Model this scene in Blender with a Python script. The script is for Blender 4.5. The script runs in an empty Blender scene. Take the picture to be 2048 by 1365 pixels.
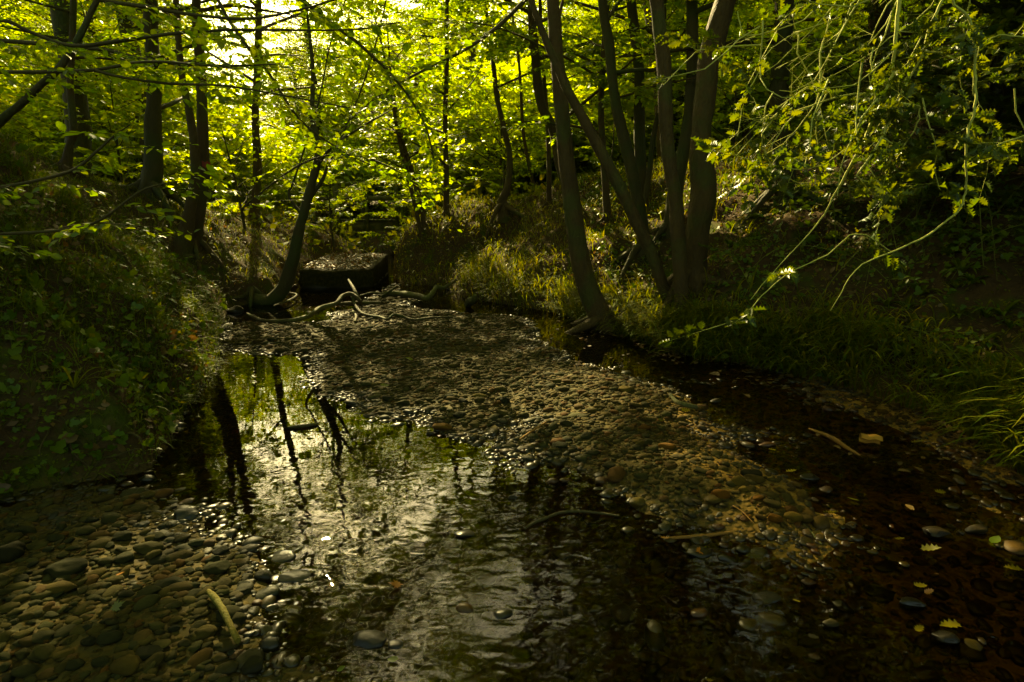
import bpy, bmesh, math
import numpy as np
from mathutils import Vector, Matrix

# ------------------------------------------------------------------ camera
SC = bpy.context.scene
COL = SC.collection
CAM = np.array([0.0, 0.0, 1.2]); PITCH = math.radians(12.5); FPX = 1138.0
cd = bpy.data.cameras.new('camera'); cam = bpy.data.objects.new('camera', cd); COL.objects.link(cam)
cam.location = CAM; cam.rotation_euler = (math.radians(90) - PITCH, 0, 0)
cd.sensor_width = 36; cd.lens = FPX / 2048 * 36; cd.clip_start = 0.05; cd.clip_end = 600
SC.camera = cam
# ------------------------------------------------------------------ light
SUN_AZ, SUN_EL = math.radians(-20), math.radians(33)
SUN = np.array([math.sin(SUN_AZ) * math.cos(SUN_EL), math.cos(SUN_AZ) * math.cos(SUN_EL), math.sin(SUN_EL)])
W = bpy.data.worlds.new('World'); SC.world = W; W.use_nodes = True
wn = W.node_tree; bg = wn.nodes['Background']
sky = wn.nodes.new('ShaderNodeTexSky'); sky.sky_type = 'NISHITA'; sky.sun_disc = False
sky.sun_elevation = SUN_EL; sky.sun_rotation = SUN_AZ % (2 * math.pi); sky.air_density = 1.0; sky.dust_density = 2.5; sky.ozone_density = 1.0
tint = wn.nodes.new('ShaderNodeMix'); tint.data_type = 'RGBA'; tint.blend_type = 'MULTIPLY'; tint.inputs[0].default_value = 1; tint.inputs[7].default_value = (1.0, 0.98, 0.82, 1)
wn.links.new(sky.outputs[0], tint.inputs[6]); wn.links.new(tint.outputs[2], bg.inputs[0]); bg.inputs[1].default_value = 0.105
sl = bpy.data.lights.new('sun', 'SUN'); sl.energy = 5.0; sl.angle = math.radians(0.6); sl.color = (1.0, 0.84, 0.56)
so = bpy.data.objects.new('sun', sl); COL.objects.link(so)
so.rotation_euler = Vector(SUN).to_track_quat('Z', 'Y').to_euler()
SC.view_settings.view_transform = 'Standard'; SC.view_settings.look = 'None'
SC.view_settings.exposure = 2.2; SC.view_settings.gamma = 1.0
SC.view_settings.use_white_balance = True; SC.view_settings.white_balance_temperature = 9500; SC.view_settings.white_balance_tint = -9
SC.render.engine = 'CYCLES'
cy = SC.cycles
cy.max_bounces = 6; cy.diffuse_bounces = 3; cy.glossy_bounces = 3; cy.transmission_bounces = 4; cy.transparent_max_bounces = 8
cy.caustics_reflective = False; cy.caustics_refractive = False; cy.sample_clamp_indirect = 4.0
cy.use_denoising = True
try:
    cy.denoiser = 'OPENIMAGEDENOISE'; cy.denoising_input_passes = 'RGB_ALBEDO_NORMAL'
except Exception:
    pass

# ------------------------------------------------------------------ maths helpers
R = np.random.default_rng(11)
sp_, cp_ = math.sin(PITCH), math.cos(PITCH)
def ray(px, py):
    cx = (px - 1024) / FPX; cyy = (682.5 - py) / FPX
    return np.array([cx, cp_ + cyy * sp_, -sp_ + cyy * cp_])
def at(px, py, Y):
    d = ray(px, py); return CAM + d * (Y / d[1])
def gnd(px, py, z=0.0):
    d = ray(px, py); return CAM + d * ((z - CAM[2]) / d[2])
def proj(P, mirror=False):
    """pixel coordinates of world points (used to trim foliage where the canopy is open)"""
    Q = P - (CAM * np.array([1, 1, -1]) if mirror else CAM)
    if mirror: Q = Q * np.array([1, 1, -1])
    f = Q[:, 1] * cp_ - Q[:, 2] * sp_; u = Q[:, 1] * sp_ + Q[:, 2] * cp_
    f = np.where(f < 0.1, 0.1, f)
    return 1024 + FPX * Q[:, 0] / f, 682.5 - FPX * u / f
def sstep(a, b, x):
    t = np.clip((x - a) / (b - a), 0, 1); return t * t * (3 - 2 * t)
def _h(ix, iy, seed):
    n = (ix * 374761393 + iy * 668265263 + seed * 974634777) & 0xffffffff
    n = ((n ^ (n >> 13)) * 1274126177) & 0xffffffff
    return ((n ^ (n >> 16)) & 0xffff) / 65535.0
def vnoise(x, y, seed=0):
    ix = np.floor(x).astype(np.int64); iy = np.floor(y).astype(np.int64)
    fx = x - ix; fy = y - iy; fx = fx * fx * (3 - 2 * fx); fy = fy * fy * (3 - 2 * fy)
    a = _h(ix, iy, seed); b = _h(ix + 1, iy, seed); c = _h(ix, iy + 1, seed); d = _h(ix + 1, iy + 1, seed)
    return (a + (b - a) * fx) * (1 - fy) + (c + (d - c) * fx) * fy - 0.5
def fbm(x, y, seed=0, o=4):
    s = 0; a = 1.0
    for k in range(o):
        s = s + a * vnoise(x * 2 ** k, y * 2 ** k, seed + k); a *= 0.5
    return s
def sdf(poly, x, y):
    """signed distance, positive inside"""
    poly = np.asarray(poly); n = len(poly)
    dmin = np.full(x.shape, 1e9); ins = np.zeros(x.shape, bool)
    for i in range(n):
        a = poly[i]; b = poly[(i + 1) % n]; e = b - a
        t = np.clip(((x - a[0]) * e[0] + (y - a[1]) * e[1]) / (e @ e + 1e-12), 0, 1)
        dmin = np.minimum(dmin, (x - a[0] - t * e[0]) ** 2 + (y - a[1] - t * e[1]) ** 2)
        c = ((a[1] > y) != (b[1] > y)) & (x < (b[0] - a[0]) * (y - a[1]) / (b[1] - a[1] + 1e-12) + a[0])
        ins ^= c
    d = np.sqrt(dmin); return np.where(ins, d, -d)

# ------------------------------------------------------------------ object helpers
def tag(o, label=None, cat=None, group=None, kind=None):
    if label: o['label'] = label
    if cat: o['category'] = cat
    if group: o['group'] = group
    if kind: o['kind'] = kind
    return o
def empty(name, loc, label, cat, group=None):
    o = bpy.data.objects.new(name, None); COL.objects.link(o); o.location = loc; o.empty_display_size = 0.1
    return tag(o, label, cat, group)
def build(name, V, faces, mats, parent=None, origin=None, smooth=False):
    """faces: list of (array(n,k), material index)"""
    V = np.asarray(V, dtype=np.float64)
    if origin is None:
        origin = np.array(parent.location) if parent is not None else np.zeros(3)
    me = bpy.data.meshes.new(name)
    faces = [(np.asarray(f), m) for f, m in faces if len(f)]
    me.vertices.add(len(V)); me.vertices.foreach_set('co', (V - origin).astype(np.float32).ravel())
    nl = sum(f.size for f, m in faces); npol = sum(len(f) for f, m in faces)
    me.loops.add(nl); me.polygons.add(npol)
    me.loops.foreach_set('vertex_index', np.concatenate([f.ravel() for f, m in faces]).astype(np.int32))
    tot = np.concatenate([np.full(len(f), f.shape[1]) for f, m in faces]).astype(np.int32)
    st = np.concatenate([[0], np.cumsum(tot)[:-1]]).astype(np.int32)
    me.polygons.foreach_set('loop_start', st); me.polygons.foreach_set('loop_total', tot)
    me.polygons.foreach_set('material_index', np.concatenate([np.full(len(f), m) for f, m in faces]).astype(np.int32))
    if smooth is not False:
        if smooth is True: sm = np.ones(npol, bool)
        else: sm = np.concatenate([np.full(len(f), m in smooth) for f, m in faces])
        me.polygons.foreach_set('use_smooth', sm)
    me.update(calc_edges=True)
    for m in mats: me.materials.append(m)
    o = bpy.data.objects.new(name, me); COL.objects.link(o)
    if parent is not None: o.parent = parent
    else: o.location = origin
    return o
def crom(P, n):
    """Catmull-Rom resample of rows of P, n points per span"""
    P = np.asarray(P, float); Q = np.vstack([2 * P[0] - P[1], P, 2 * P[-1] - P[-2]]); out = []
    for i in range(1, len(Q) - 2):
        for t in np.linspace(0, 1, n, endpoint=False):
            a, b, c, d = Q[i - 1], Q[i], Q[i + 1], Q[i + 2]
            out.append(0.5 * (2 * b + (c - a) * t + (2 * a - 5 * b + 4 * c - d) * t * t + (3 * b - a - 3 * c + d) * t ** 3))
    out.append(P[-1]); return np.array(out)
class MB:
    def __init__(s): s.V = []; s.F = {}; s.n = 0
    def add(s, V, F, m=0):
        F = np.asarray(F); s.V.append(np.asarray(V, float)); s.F.setdefault((m, F.shape[1]), []).append(F + s.n); s.n += len(V)
    def build(s, name, mats, parent=None, origin=None, smooth=False):
        return build(name, np.vstack(s.V), [(np.vstack(f), k[0]) for k, f in s.F.items()], mats, parent, origin, smooth)
    def tube(s, P, rad, seg=8, m=0, rough=0.0, cap=True, seed=0):
        P = np.asarray(P, float); n = len(P); rad = np.broadcast_to(rad, (n,)).astype(float)
        T = np.gradient(P, axis=0); T /= np.linalg.norm(T, axis=1)[:, None] + 1e-12
        u = np.cross(T[0], [0.3, 0.9, 0.2]); u /= np.linalg.norm(u); U = [u]
        for i in range(1, n):
            u = U[-1] - T[i] * (U[-1] @ T[i]); U.append(u / (np.linalg.norm(u) + 1e-12))
        U = np.array(U); B = np.cross(T, U)
        a = np.linspace(0, 2 * math.pi, seg, endpoint=False)
        rr = np.repeat(rad[:, None], seg, 1)
        if rough:
            L = np.concatenate([[0], np.cumsum(np.linalg.norm(np.diff(P, axis=0), axis=1))])
            q = 1.0 / max(rad.mean(), 1e-3)
            rr = rr * (1 + rough * fbm(np.cos(a)[None] * 1.2 + L[:, None] * q * 0.35 + seed, np.sin(a)[None] * 1.2 + L[:, None] * q * 0.13 + 7, seed, 3))
        V = P[:, None] + rr[..., None] * (np.cos(a)[None, :, None] * U[:, None] + np.sin(a)[None, :, None] * B[:, None])
        V = V.reshape(-1, 3); i = np.arange(n - 1)[:, None] * seg; j = np.arange(seg)[None]; k = (j + 1) % seg
        F = np.stack([i + j, i + k, i + seg + k, i + seg + j], -1).reshape(-1, 4)
        s.add(V, F, m)
        if cap:
            s.add(np.vstack([V[:seg], P[:1]]), [[(q + 1) % seg, q, seg] for q in range(seg)], m)
            s.add(np.vstack([V[-seg:], P[-1:]]), [[q, (q + 1) % seg, seg] for q in range(seg)], m)
    def box(s, c, h, rot=None, m=0):
        c = np.asarray(c, float); h = np.asarray(h, float)
        v = np.array([[x, y, z] for x in (-1, 1) for y in (-1, 1) for z in (-1, 1)]) * h
        if rot is not None: v = v @ np.asarray(rot).T
        s.add(v + c, [[0, 1, 3, 2], [4, 6, 7, 5], [0, 4, 5, 1], [2, 3, 7, 6], [0, 2, 6, 4], [1, 5, 7, 3]], m)
def segs3(A, B, r0, r1):
    """many thin 3-sided twigs at once"""
    A = np.asarray(A); B = np.asarray(B); D = B - A; D = D / (np.linalg.norm(D, axis=1)[:, None] + 1e-9)
    U = np.cross(D, [0.21, 0.37, 0.91]); U /= np.linalg.norm(U, axis=1)[:, None] + 1e-9; Wv = np.cross(D, U)
    V = []
    for k in range(3):
        a = 2 * math.pi * k / 3; o = math.cos(a) * U + math.sin(a) * Wv
        V += [A + o * np.reshape(r0, (-1, 1)), B + o * np.reshape(r1, (-1, 1))]
    V = np.stack(V, 1)  # n,6,3
    F = np.array([[0, 2, 3, 1], [2, 4, 5, 3], [4, 0, 1, 5]])
    n = len(A); return V.reshape(-1, 3), (F[None] + 6 * np.arange(n)[:, None, None]).reshape(-1, 4)

# ------------------------------------------------------------------ materials
def mat(name):
    m = bpy.data.materials.new(name); m.use_nodes = True; nt = m.node_tree
    for n in list(nt.nodes):
        if n.type != 'OUTPUT_MATERIAL': nt.nodes.remove(n)
    return m, nt, nt.nodes['Material Output']
def N(nt, t, **kw):
    n = nt.nodes.new('ShaderNode' + t)
    for k, v in kw.items():
        if k.startswith('i_'):
            kk = k[2:]; kk = int(kk) if kk.isdigit() else kk.replace('_', ' ')
            n.inputs[kk].default_value = v
        else: setattr(n, k, v)
    return n
def ramp(nt, stops, interp='LINEAR'):
    n = nt.nodes.new('ShaderNodeValToRGB'); cr = n.color_ramp; cr.interpolation = interp
    while len(cr.elements) < len(stops): cr.elements.new(0.5)
    for e, (p, c) in zip(cr.elements, stops): e.position = p; e.color = (*c, 1)
    return n
def mix(nt, fac, a, b, blend='MIX'):
    n = nt.nodes.new('ShaderNodeMix'); n.data_type = 'RGBA'; n.blend_type = blend
    for s, v in ((0, fac), (6, a), (7, b)):
        if isinstance(v, bpy.types.NodeSocket): nt.links.new(v, n.inputs[s])
        elif isinstance(v, (int, float)): n.inputs[s].default_value = v
        else: n.inputs[s].default_value = (*v, 1)
    return n.outputs[2]
def island_random(nt):
    g = N(nt, 'NewGeometry'); oi = N(nt, 'ObjectInfo')
    a = N(nt, 'Math', operation='ADD'); nt.links.new(g.outputs['Random Per Island'], a.inputs[0]); nt.links.new(oi.outputs['Random'], a.inputs[1])
    f = N(nt, 'Math', operation='FRACT'); nt.links.new(a.outputs[0], f.inputs[0]); return f.outputs[0]
def leaf_mat(name, cols, trans, rough=0.45, tw=0.45, spec=0.4):
    m, nt, out = mat(name); L = nt.links.new
    r = island_random(nt); c = ramp(nt, [(i / (len(cols) - 1), k) for i, k in enumerate(cols)]); L(r, c.inputs[0])
    t = ramp(nt, [(i / (len(trans) - 1), k) for i, k in enumerate(trans)]); L(r, t.inputs[0])
    nz = N(nt, 'TexNoise', i_Scale=60.0, i_Detail=2.0)
    cc = mix(nt, 0.35, c.outputs[0], nz.outputs[0], 'OVERLAY')
    p = N(nt, 'BsdfPrincipled', i_Roughness=rough); p.inputs['Specular IOR Level'].default_value = spec; L(cc, p.inputs['Base Color'])
    tr = N(nt, 'BsdfTranslucent'); L(t.outputs[0], tr.inputs[0])
    ms = N(nt, 'MixShader', i_0=tw); L(p.outputs[0], ms.inputs[1]); L(tr.outputs[0], ms.inputs[2]); L(ms.outputs[0], out.inputs[0])
    return m
def bark_mat(name, a, b, moss=None, scale=9.0, bump=0.5, mossamt=0.5, stretch=0.25):
    a = (a[0], a[1] * 1.05, a[2] * .6); b = (b[0], b[1] * 1.08, b[2] * .6)
    m, nt, out = mat(name); L = nt.links.new
    tc = N(nt, 'TexCoord'); mp = N(nt, 'Mapping'); mp.inputs['Scale'].default_value = (1, 1, stretch); L(tc.outputs['Object'], mp.inputs[0])
    n1 = N(nt, 'TexNoise', i_Scale=scale, i_Detail=8.0, i_Roughness=0.65); L(mp.outputs[0], n1.inputs[0])
    n2 = N(nt, 'TexNoise', i_Scale=scale * 0.35, i_Detail=4.0); L(tc.outputs['Object'], n2.inputs[0])
    c = mix(nt, n1.outputs[0], a, b)
    if moss:
        rm = ramp(nt, [(0.62 - mossamt * 0.3, (0, 0, 0)), (0.75 - mossamt * 0.3, (1, 1, 1))]); L(n2.outputs[0], rm.inputs[0]); c = mix(nt, rm.outputs[0], c, moss)
    p = N(nt, 'BsdfPrincipled', i_Roughness=0.8); p.inputs['Specular IOR Level'].default_value = 0.25; L(c, p.inputs['Base Color'])
    n3 = N(nt, 'TexNoise', i_Scale=scale * 6, i_Detail=6.0); L(mp.outputs[0], n3.inputs[0])
    ad = N(nt, 'Math', operation='ADD'); L(n1.outputs[0], ad.inputs[0]); L(n3.outputs[0], ad.inputs[1])
    b_ = N(nt, 'Bump', i_Strength=bump, i_Distance=0.02); L(ad.outputs[0], b_.inputs['Height']); L(b_.outputs[0], p.inputs['Normal']); L(p.outputs[0], out.inputs[0])
    return m
def stone_mat(name, cols, bumps=0.35, use_rand=True):
    cols = [(r * .255, g * .28, b * .12) for r, g, b in cols]
    m, nt, out = mat(name); L = nt.links.new
    tc = N(nt, 'TexCoord'); g = N(nt, 'NewGeometry')
    n1 = N(nt, 'TexNoise', i_Scale=22.0, i_Detail=8.0, i_Roughness=0.6); L(g.outputs['Position'], n1.inputs[0])
    c = ramp(nt, [(i / (len(cols) - 1), k) for i, k in enumerate(cols)])
    if use_rand: L(island_random(nt), c.inputs[0])
    else: L(n1.outputs[0], c.inputs[0])
    cc = mix(nt, 0.6, c.outputs[0], n1.outputs[0], 'OVERLAY')
    sep = N(nt, 'SeparateXYZ'); L(g.outputs['Position'], sep.inputs[0])
    if use_rand:   # iron staining of the bed towards the right bank
        fx = N(nt, 'MapRange', i_1=0.3, i_2=1.5, i_3=0.0, i_4=1.0); L(sep.outputs[0], fx.inputs[0]); fy = N(nt, 'MapRange', i_1=4.4, i_2=3.4, i_3=0.0, i_4=0.85); L(sep.outputs[1], fy.inputs[0])
        fm = N(nt, 'Math', operation='MULTIPLY'); L(fx.outputs[0], fm.inputs[0]); L(fy.outputs[0], fm.inputs[1]); cc = mix(nt, fm.outputs[0], cc, mix(nt, 1.0, cc, (1.0, .68, .4), 'MULTIPLY')); cc = mix(nt, fm.outputs[0], cc, mix(nt, 1.0, cc, (1.25, 1.25, 1.25), 'MULTIPLY'))
    n2 = N(nt, 'TexNoise', i_Scale=2.5, i_Detail=3.0); L(g.outputs['Position'], n2.inputs[0])
    md = N(nt, 'MapRange', i_1=0.3, i_2=0.7, i_3=-0.02, i_4=0.03); L(n2.outputs[0], md.inputs[0])
    sb = N(nt, 'Math', operation='SUBTRACT'); L(sep.outputs[2], sb.inputs[0]); L(md.outputs[0], sb.inputs[1])
    wet = N(nt, 'MapRange', i_1=0.0, i_2=0.028, i_3=1.0, i_4=0.0); L(sb.outputs[0], wet.inputs[0])   # wet stone: darker and glossier
    cw = mix(nt, wet.outputs[0], cc, mix(nt, 1.0, cc, (0.62, 0.58, 0.5), 'MULTIPLY'))
    p = N(nt, 'BsdfPrincipled'); sw = N(nt, 'MapRange', i_3=.08, i_4=.3); L(wet.outputs[0], sw.inputs[0]); L(sw.outputs[0], p.inputs['Specular IOR Level']); L(cw, p.inputs['Base Color'])
    rg = N(nt, 'MapRange', i_1=0.0, i_2=1.0, i_3=0.9, i_4=0.3); L(wet.outputs[0], rg.inputs[0]); L(rg.outputs[0], p.inputs['Roughness'])
    n3 = N(nt, 'TexNoise', i_Scale=120.0, i_Detail=6.0); L(g.outputs['Position'], n3.inputs[0])
    b_ = N(nt, 'Bump', i_Strength=bumps, i_Distance=0.003); L(n3.outputs[0], b_.inputs['Height']); L(b_.outputs[0], p.inputs['Normal']); L(p.outputs[0], out.inputs[0])
    return m

M_BEECH = leaf_mat('beech_leaf', [(0.045, 0.085, 0.003), (0.065, 0.11, 0.004), (0.085, 0.12, 0.004)], [(0.22, 0.37, 0.004), (0.35, 0.47, 0.005), (0.50, 0.54, 0.006)], tw=.55)
M_FAR = leaf_mat('leaf_sunlit_tone', [(0.05, 0.10, 0.003), (0.075, 0.12, 0.004), (0.10, 0.13, 0.004)], [(0.34, 0.48, 0.005), (0.50, 0.60, 0.006), (0.68, 0.66, 0.008)], tw=.6)  # brighter leaf copy for farther foliage; sunlit look put into its colour
M_HOLLY = leaf_mat('holly_leaf', [(0.03, 0.06, 0.006), (0.05, 0.08, 0.006), (0.08, 0.10, 0.008)], [(0.10, 0.16, 0.005), (0.16, 0.2, 0.006), (0.24, 0.24, 0.006)], rough=0.38, tw=0.35, spec=0.3)
M_IVY = leaf_mat('ivy_leaf', [(0.04, 0.085, 0.003), (0.07, 0.115, 0.004), (0.11, 0.135, 0.005)], [(0.08, 0.14, 0.004), (0.14, 0.18, 0.005)], rough=0.5, tw=0.3, spec=0.25)
M_GRASS = leaf_mat('grass_blade', [(0.045, 0.08, 0.002), (0.08, 0.105, 0.003), (0.13, 0.115, 0.005)], [(0.2, 0.24, 0.006), (0.3, 0.3, 0.008), (0.35, 0.26, 0.015)], tw=0.35, rough=.65, spec=.12)
M_LITTER = leaf_mat('dead_leaf', [(0.05, 0.028, 0.005), (0.08, 0.045, 0.008), (0.13, 0.075, 0.012), (0.06, 0.04, 0.008)], [(0.2, 0.08, 0.01), (0.3, 0.14, 0.02)], rough=0.55, tw=0.2)
M_YELLOW = leaf_mat('yellow_leaf', [(0.12, 0.10, 0.006), (0.16, 0.115, 0.007), (0.08, 0.095, 0.006)], [(0.3, 0.25, 0.01), (0.35, 0.3, 0.01)], rough=0.35, tw=0.25)
M_ORANGE = leaf_mat('orange_leaf', [(0.28, 0.10, 0.012), (0.33, 0.15, 0.016)], [(0.4, 0.15, 0.01), (0.4, 0.2, 0.01)], rough=0.4, tw=0.2)
M_BARK = bark_mat('smooth_bark', (0.020, 0.012, 0.005), (0.10, 0.058, 0.026), (0.05, 0.05, 0.008), 8.0, 1.0, 0.4, 0.4)
M_BARKD = bark_mat('dark_bark', (0.02, 0.016, 0.007), (0.075, 0.055, 0.022), (0.035, 0.042, 0.006), 9.0, 0.7)
M_BARKMOSS = bark_mat('mossy_bark', (0.04, 0.032, 0.010), (0.10, 0.08, 0.025), (0.075, 0.085, 0.010), 8.0, 0.6, 0.9)
M_TWIG = bark_mat('twig_bark', (0.03, 0.022, 0.008), (0.07, 0.05, 0.02), None, 20.0, 0.2)
M_HOLLYBARK = bark_mat('holly_bark', (0.28, 0.27, 0.09), (0.46, 0.42, 0.16), None, 18.0, 0.25)
M_STEM = bark_mat('green_stem', (0.07, 0.09, 0.012), (0.12, 0.12, 0.02), None, 18.0, 0.2)
M_DRIFT = bark_mat('driftwood', (0.025, 0.019, 0.008), (0.085, 0.06, 0.028), (0.07, 0.07, 0.014), 10.0, 0.5, 0.5)
M_DECK = bark_mat('weathered_timber', (0.05, 0.045, 0.03), (0.13, 0.11, 0.07), (0.05, 0.06, 0.012), 12.0, 0.5, 0.4, 1.0)
M_PEB = stone_mat('pebble_stone', [(0.085, 0.065, 0.032), (0.15, 0.105, 0.045), (0.11, 0.10, 0.06), (0.19, 0.12, 0.05), (0.07, 0.062, 0.042), (0.15, 0.125, 0.07), (0.21, 0.09, 0.035), (0.10, 0.08, 0.04)])
M_PEBG = stone_mat('grey_stone', [(0.05, 0.047, 0.03), (0.09, 0.077, 0.045), (0.06, 0.06, 0.042), (0.12, 0.093, 0.045), (0.04, 0.038, 0.03), (0.075, 0.068, 0.04)])
M_TAN = stone_mat('tan_stone', [(0.22, 0.15, 0.06), (0.3, 0.2, 0.08)], 0.3)
M_DARKST = stone_mat('dark_stone', [(0.04, 0.035, 0.025), (0.07, 0.058, 0.036)], 0.4)
M_ORST = stone_mat('orange_stone', [(0.26, 0.11, 0.03), (0.32, 0.15, 0.045)], 0.4)
M_YBARK = bark_mat('mossy_stick', (0.06, 0.045, 0.012), (0.20, 0.14, 0.03), (0.10, 0.10, 0.015), 14.0, 0.5, 0.3)
M_ORBARK = bark_mat('reddish_stick', (0.10, 0.04, 0.012), (0.28, 0.13, 0.04), None, 14.0, 0.4)
M_ORSTW = bark_mat('orange_bark', (0.25, 0.09, 0.02), (0.45, 0.22, 0.05), None, 16.0, 0.3)
M_MOSS = leaf_mat('moss_sprig', [(0.04, 0.065, 0.003), (0.075, 0.10, 0.004), (0.11, 0.125, 0.005)], [(0.1, 0.14, 0.005), (0.16, 0.18, 0.006)], tw=0.3, rough=.65, spec=.12)
M_BLOCK = stone_mat('sandstone_block', [(0.03, 0.035, 0.01), (0.09, 0.07, 0.03), (0.20, 0.11, 0.045)], 0.6, False)

# ------------------------------------------------------------------ terrain
def G(l): return [tuple(gnd(*p)[:2]) for p in l]
RIGHT = G([(2048, 955), (1900, 850), (1650, 765), (1480, 728), (1390, 717), (1300, 688), (1230, 660), (1100, 624), (1000, 608), (930, 594), (880, 574), (800, 566), (790, 552)])
LEFT = G([(-60, 1030), (60, 985), (150, 966), (300, 945), (350, 880), (375, 820), (438, 735), (430, 690), (440, 640), (470, 614), (560, 603)]) + [(-3.75, 9.5), (-3.95, 11.9)]
CHAN = np.array([(3.6, -9), (3.1, 1.2)] + RIGHT + [(-2.6, 14), (-3.4, 17), (-5.6, 21), (-10, 25), (-16, 30), (-40, 36), (-40, 38), (-17, 32), (-11.5, 27), (-7.5, 22.5), (-4.6, 17.5), (-3.7, 14.5), (-3.3, 12.6)] + LEFT[::-1] + [(-2.6, 1.2), (-3.4, -9)])
BAR_A = np.array(G([(445, 645), (560, 648), (660, 640), (690, 622), (735, 600), (745, 585), (790, 570), (830, 600), (845, 622), (1000, 630), (1055, 642), (1080, 668), (1105, 692), (1190, 748), (1290, 792), (1325, 830), (1290, 868), (1400, 940), (1500, 985), (1610, 1050), (1560, 1068), (1440, 1010), (1330, 965), (1200, 925), (1000, 915), (880, 872), (830, 846), (720, 832), (660, 770), (610, 722), (480, 700), (440, 694)]))
BAR_B = np.array(G([(-700, 1000), (-60, 1030), (60, 985), (200, 972), (320, 975), (370, 1020), (400, 1080), (500, 1170), (560, 1260), (640, 1365), (680, 1800), (-900, 1800)]))
BAR_C = np.array(G([(2100, 960), (1900, 850), (1650, 765), (1700, 800), (1830, 880), (1990, 960), (2200, 1020)]))
CL_Y = np.array([-9, 0, 3, 5, 7, 9, 11, 14, 17, 21, 25, 30, 36, 200]); CL_X = np.array([0, .2, .2, -.3, -1.4, -1.9, -2.6, -3.0, -4.0, -6.4, -10.6, -16.5, -40, -40])
def terrain(x, y, fine=True):
    x = np.asarray(x, float); y = np.asarray(y, float)
    d = -sdf(CHAN, x, y)
    wob = 0.30 * fbm(x * 1.6, y * 1.6, 5, 4) + 0.05 * fbm(x * 9, y * 9, 9, 2)
    db = np.clip(d + wob * sstep(-0.05, 0.25, d), 0, None)
    left = x < np.interp(y, CL_Y, CL_X)
    # left bank: undercut lip, then a steep slope to a rounded top
    HL = np.interp(y, [-9, 3, 5, 7, 9, 12, 40], [4.5, 5.2, 4.4, 2.7, 1.35, 1.05, 1.0])
    z1 = 0.22 * sstep(0, 0.16, db) + np.interp(y, [1, 3, 5, 8], [1.05, 1.2, 1.1, .9]) * np.clip(db - 0.08, 0, None)
    zl = HL * np.tanh(z1 / HL) + 0.03 * db
    # right bank: long slope
    HR = np.interp(y, [-9, 6, 9, 12, 40], [5.2, 5.0, 2.6, 1.35, 1.2]) + np.clip(x - 1.5, 0, 30) * np.interp(y, [0, 8, 14], [0, .12, .16])
    steep = np.interp(y, [3, 8.6, 10, 12, 16], [0.56, 0.58, 0.8, 1.5, 1.0])
    z2 = 0.10 * sstep(0, 0.12, db) + steep * np.clip(db - 0.05, 0, None) * np.interp(db, [0, 0.8], [0.75, 1.0])
    zr = HR * np.tanh(z2 / HR)
    # earth bluff beside the far gravel
    blf = sstep(-0.1, 0.75, sdf(np.array([(-2.6, 10.9), (-1.5, 10.0), (-0.55, 9.6), (0.3, 10.2), (2.5, 13), (-2.7, 14)]), x, y)); zr = np.maximum(zr, blf * (1.02 + 0.05 * fbm(x * 3, y * 3, 3, 2)))
    zb = np.where(left, zl, zr)
    zb = zb + sstep(0.15, 1.0, d) * (0.22 * fbm(x * 0.9, y * 0.9, 21, 3) + 0.13 * (0.35 - abs(fbm(x * 2.6, y * 2.6, 24, 3))) + 0.07 * fbm(x * 5, y * 5, 22, 4))
    far = np.hypot(x, y); zb = zb + sstep(25, 110, far) * 5.0
    # bed
    a = np.maximum(np.maximum(sdf(BAR_A, x, y), sdf(BAR_B, x, y)), sdf(BAR_C, x, y) * 0.8 - .22)
    bed = -0.075 + 0.05 * sstep(0.0, 0.9, x) * (y < 4.5) + 0.115 * sstep(-0.55, 0.40, a) + 0.03 * sstep(0.3, 1.2, a) + 0.05 * fbm(x * 2.0, y * 2.0, 31, 3) + 0.012 * fbm(x * 11, y * 11, 33, 2)
    bed = np.minimum(bed, .14); bed = np.where(d > -0.15, np.minimum(bed, bed * 0.6), bed)
    return np.where(d > 0, np.maximum(zb, bed * (1 - sstep(0, .1, d))), bed)
def tz(x, y): return float(terrain(np.array([x]), np.array([y]))[0])
def hit(px, py, ymax=30):
    d = ray(px, py); t = np.linspace(0.5, ymax, 6000); P = CAM + d * t[:, None]
    z = terrain(P[:, 0], P[:, 1]); k = np.argmax(P[:, 2] < z)
    return P[k] if (P[:, 2] < z).any() else None
def axis(lo, hi, step, far, n):
    core = np.arange(lo, hi, step); g = np.geomspace(step * 1.5, far, n)
    return np.concatenate([(lo - g)[::-1], core, core[-1] + g])
gx = axis(-6.5, 6.0, 0.045, 150, 60); gy = axis(0.3, 13.5, 0.045, 150, 60)
gy = gy[gy > -150]
X, Y = np.meshgrid(gx, gy); Z = terrain(X.ravel(), Y.ravel())
V = np.stack([X.ravel(), Y.ravel(), Z], 1); nx, ny = len(gx), len(gy)
i = np.arange(ny - 1)[:, None] * nx; j = np.arange(nx - 1)[None]
F = np.stack([i + j, i + j + 1, i + j + 1 + nx, i + j + nx], -1).reshape(-1, 4)
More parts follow.
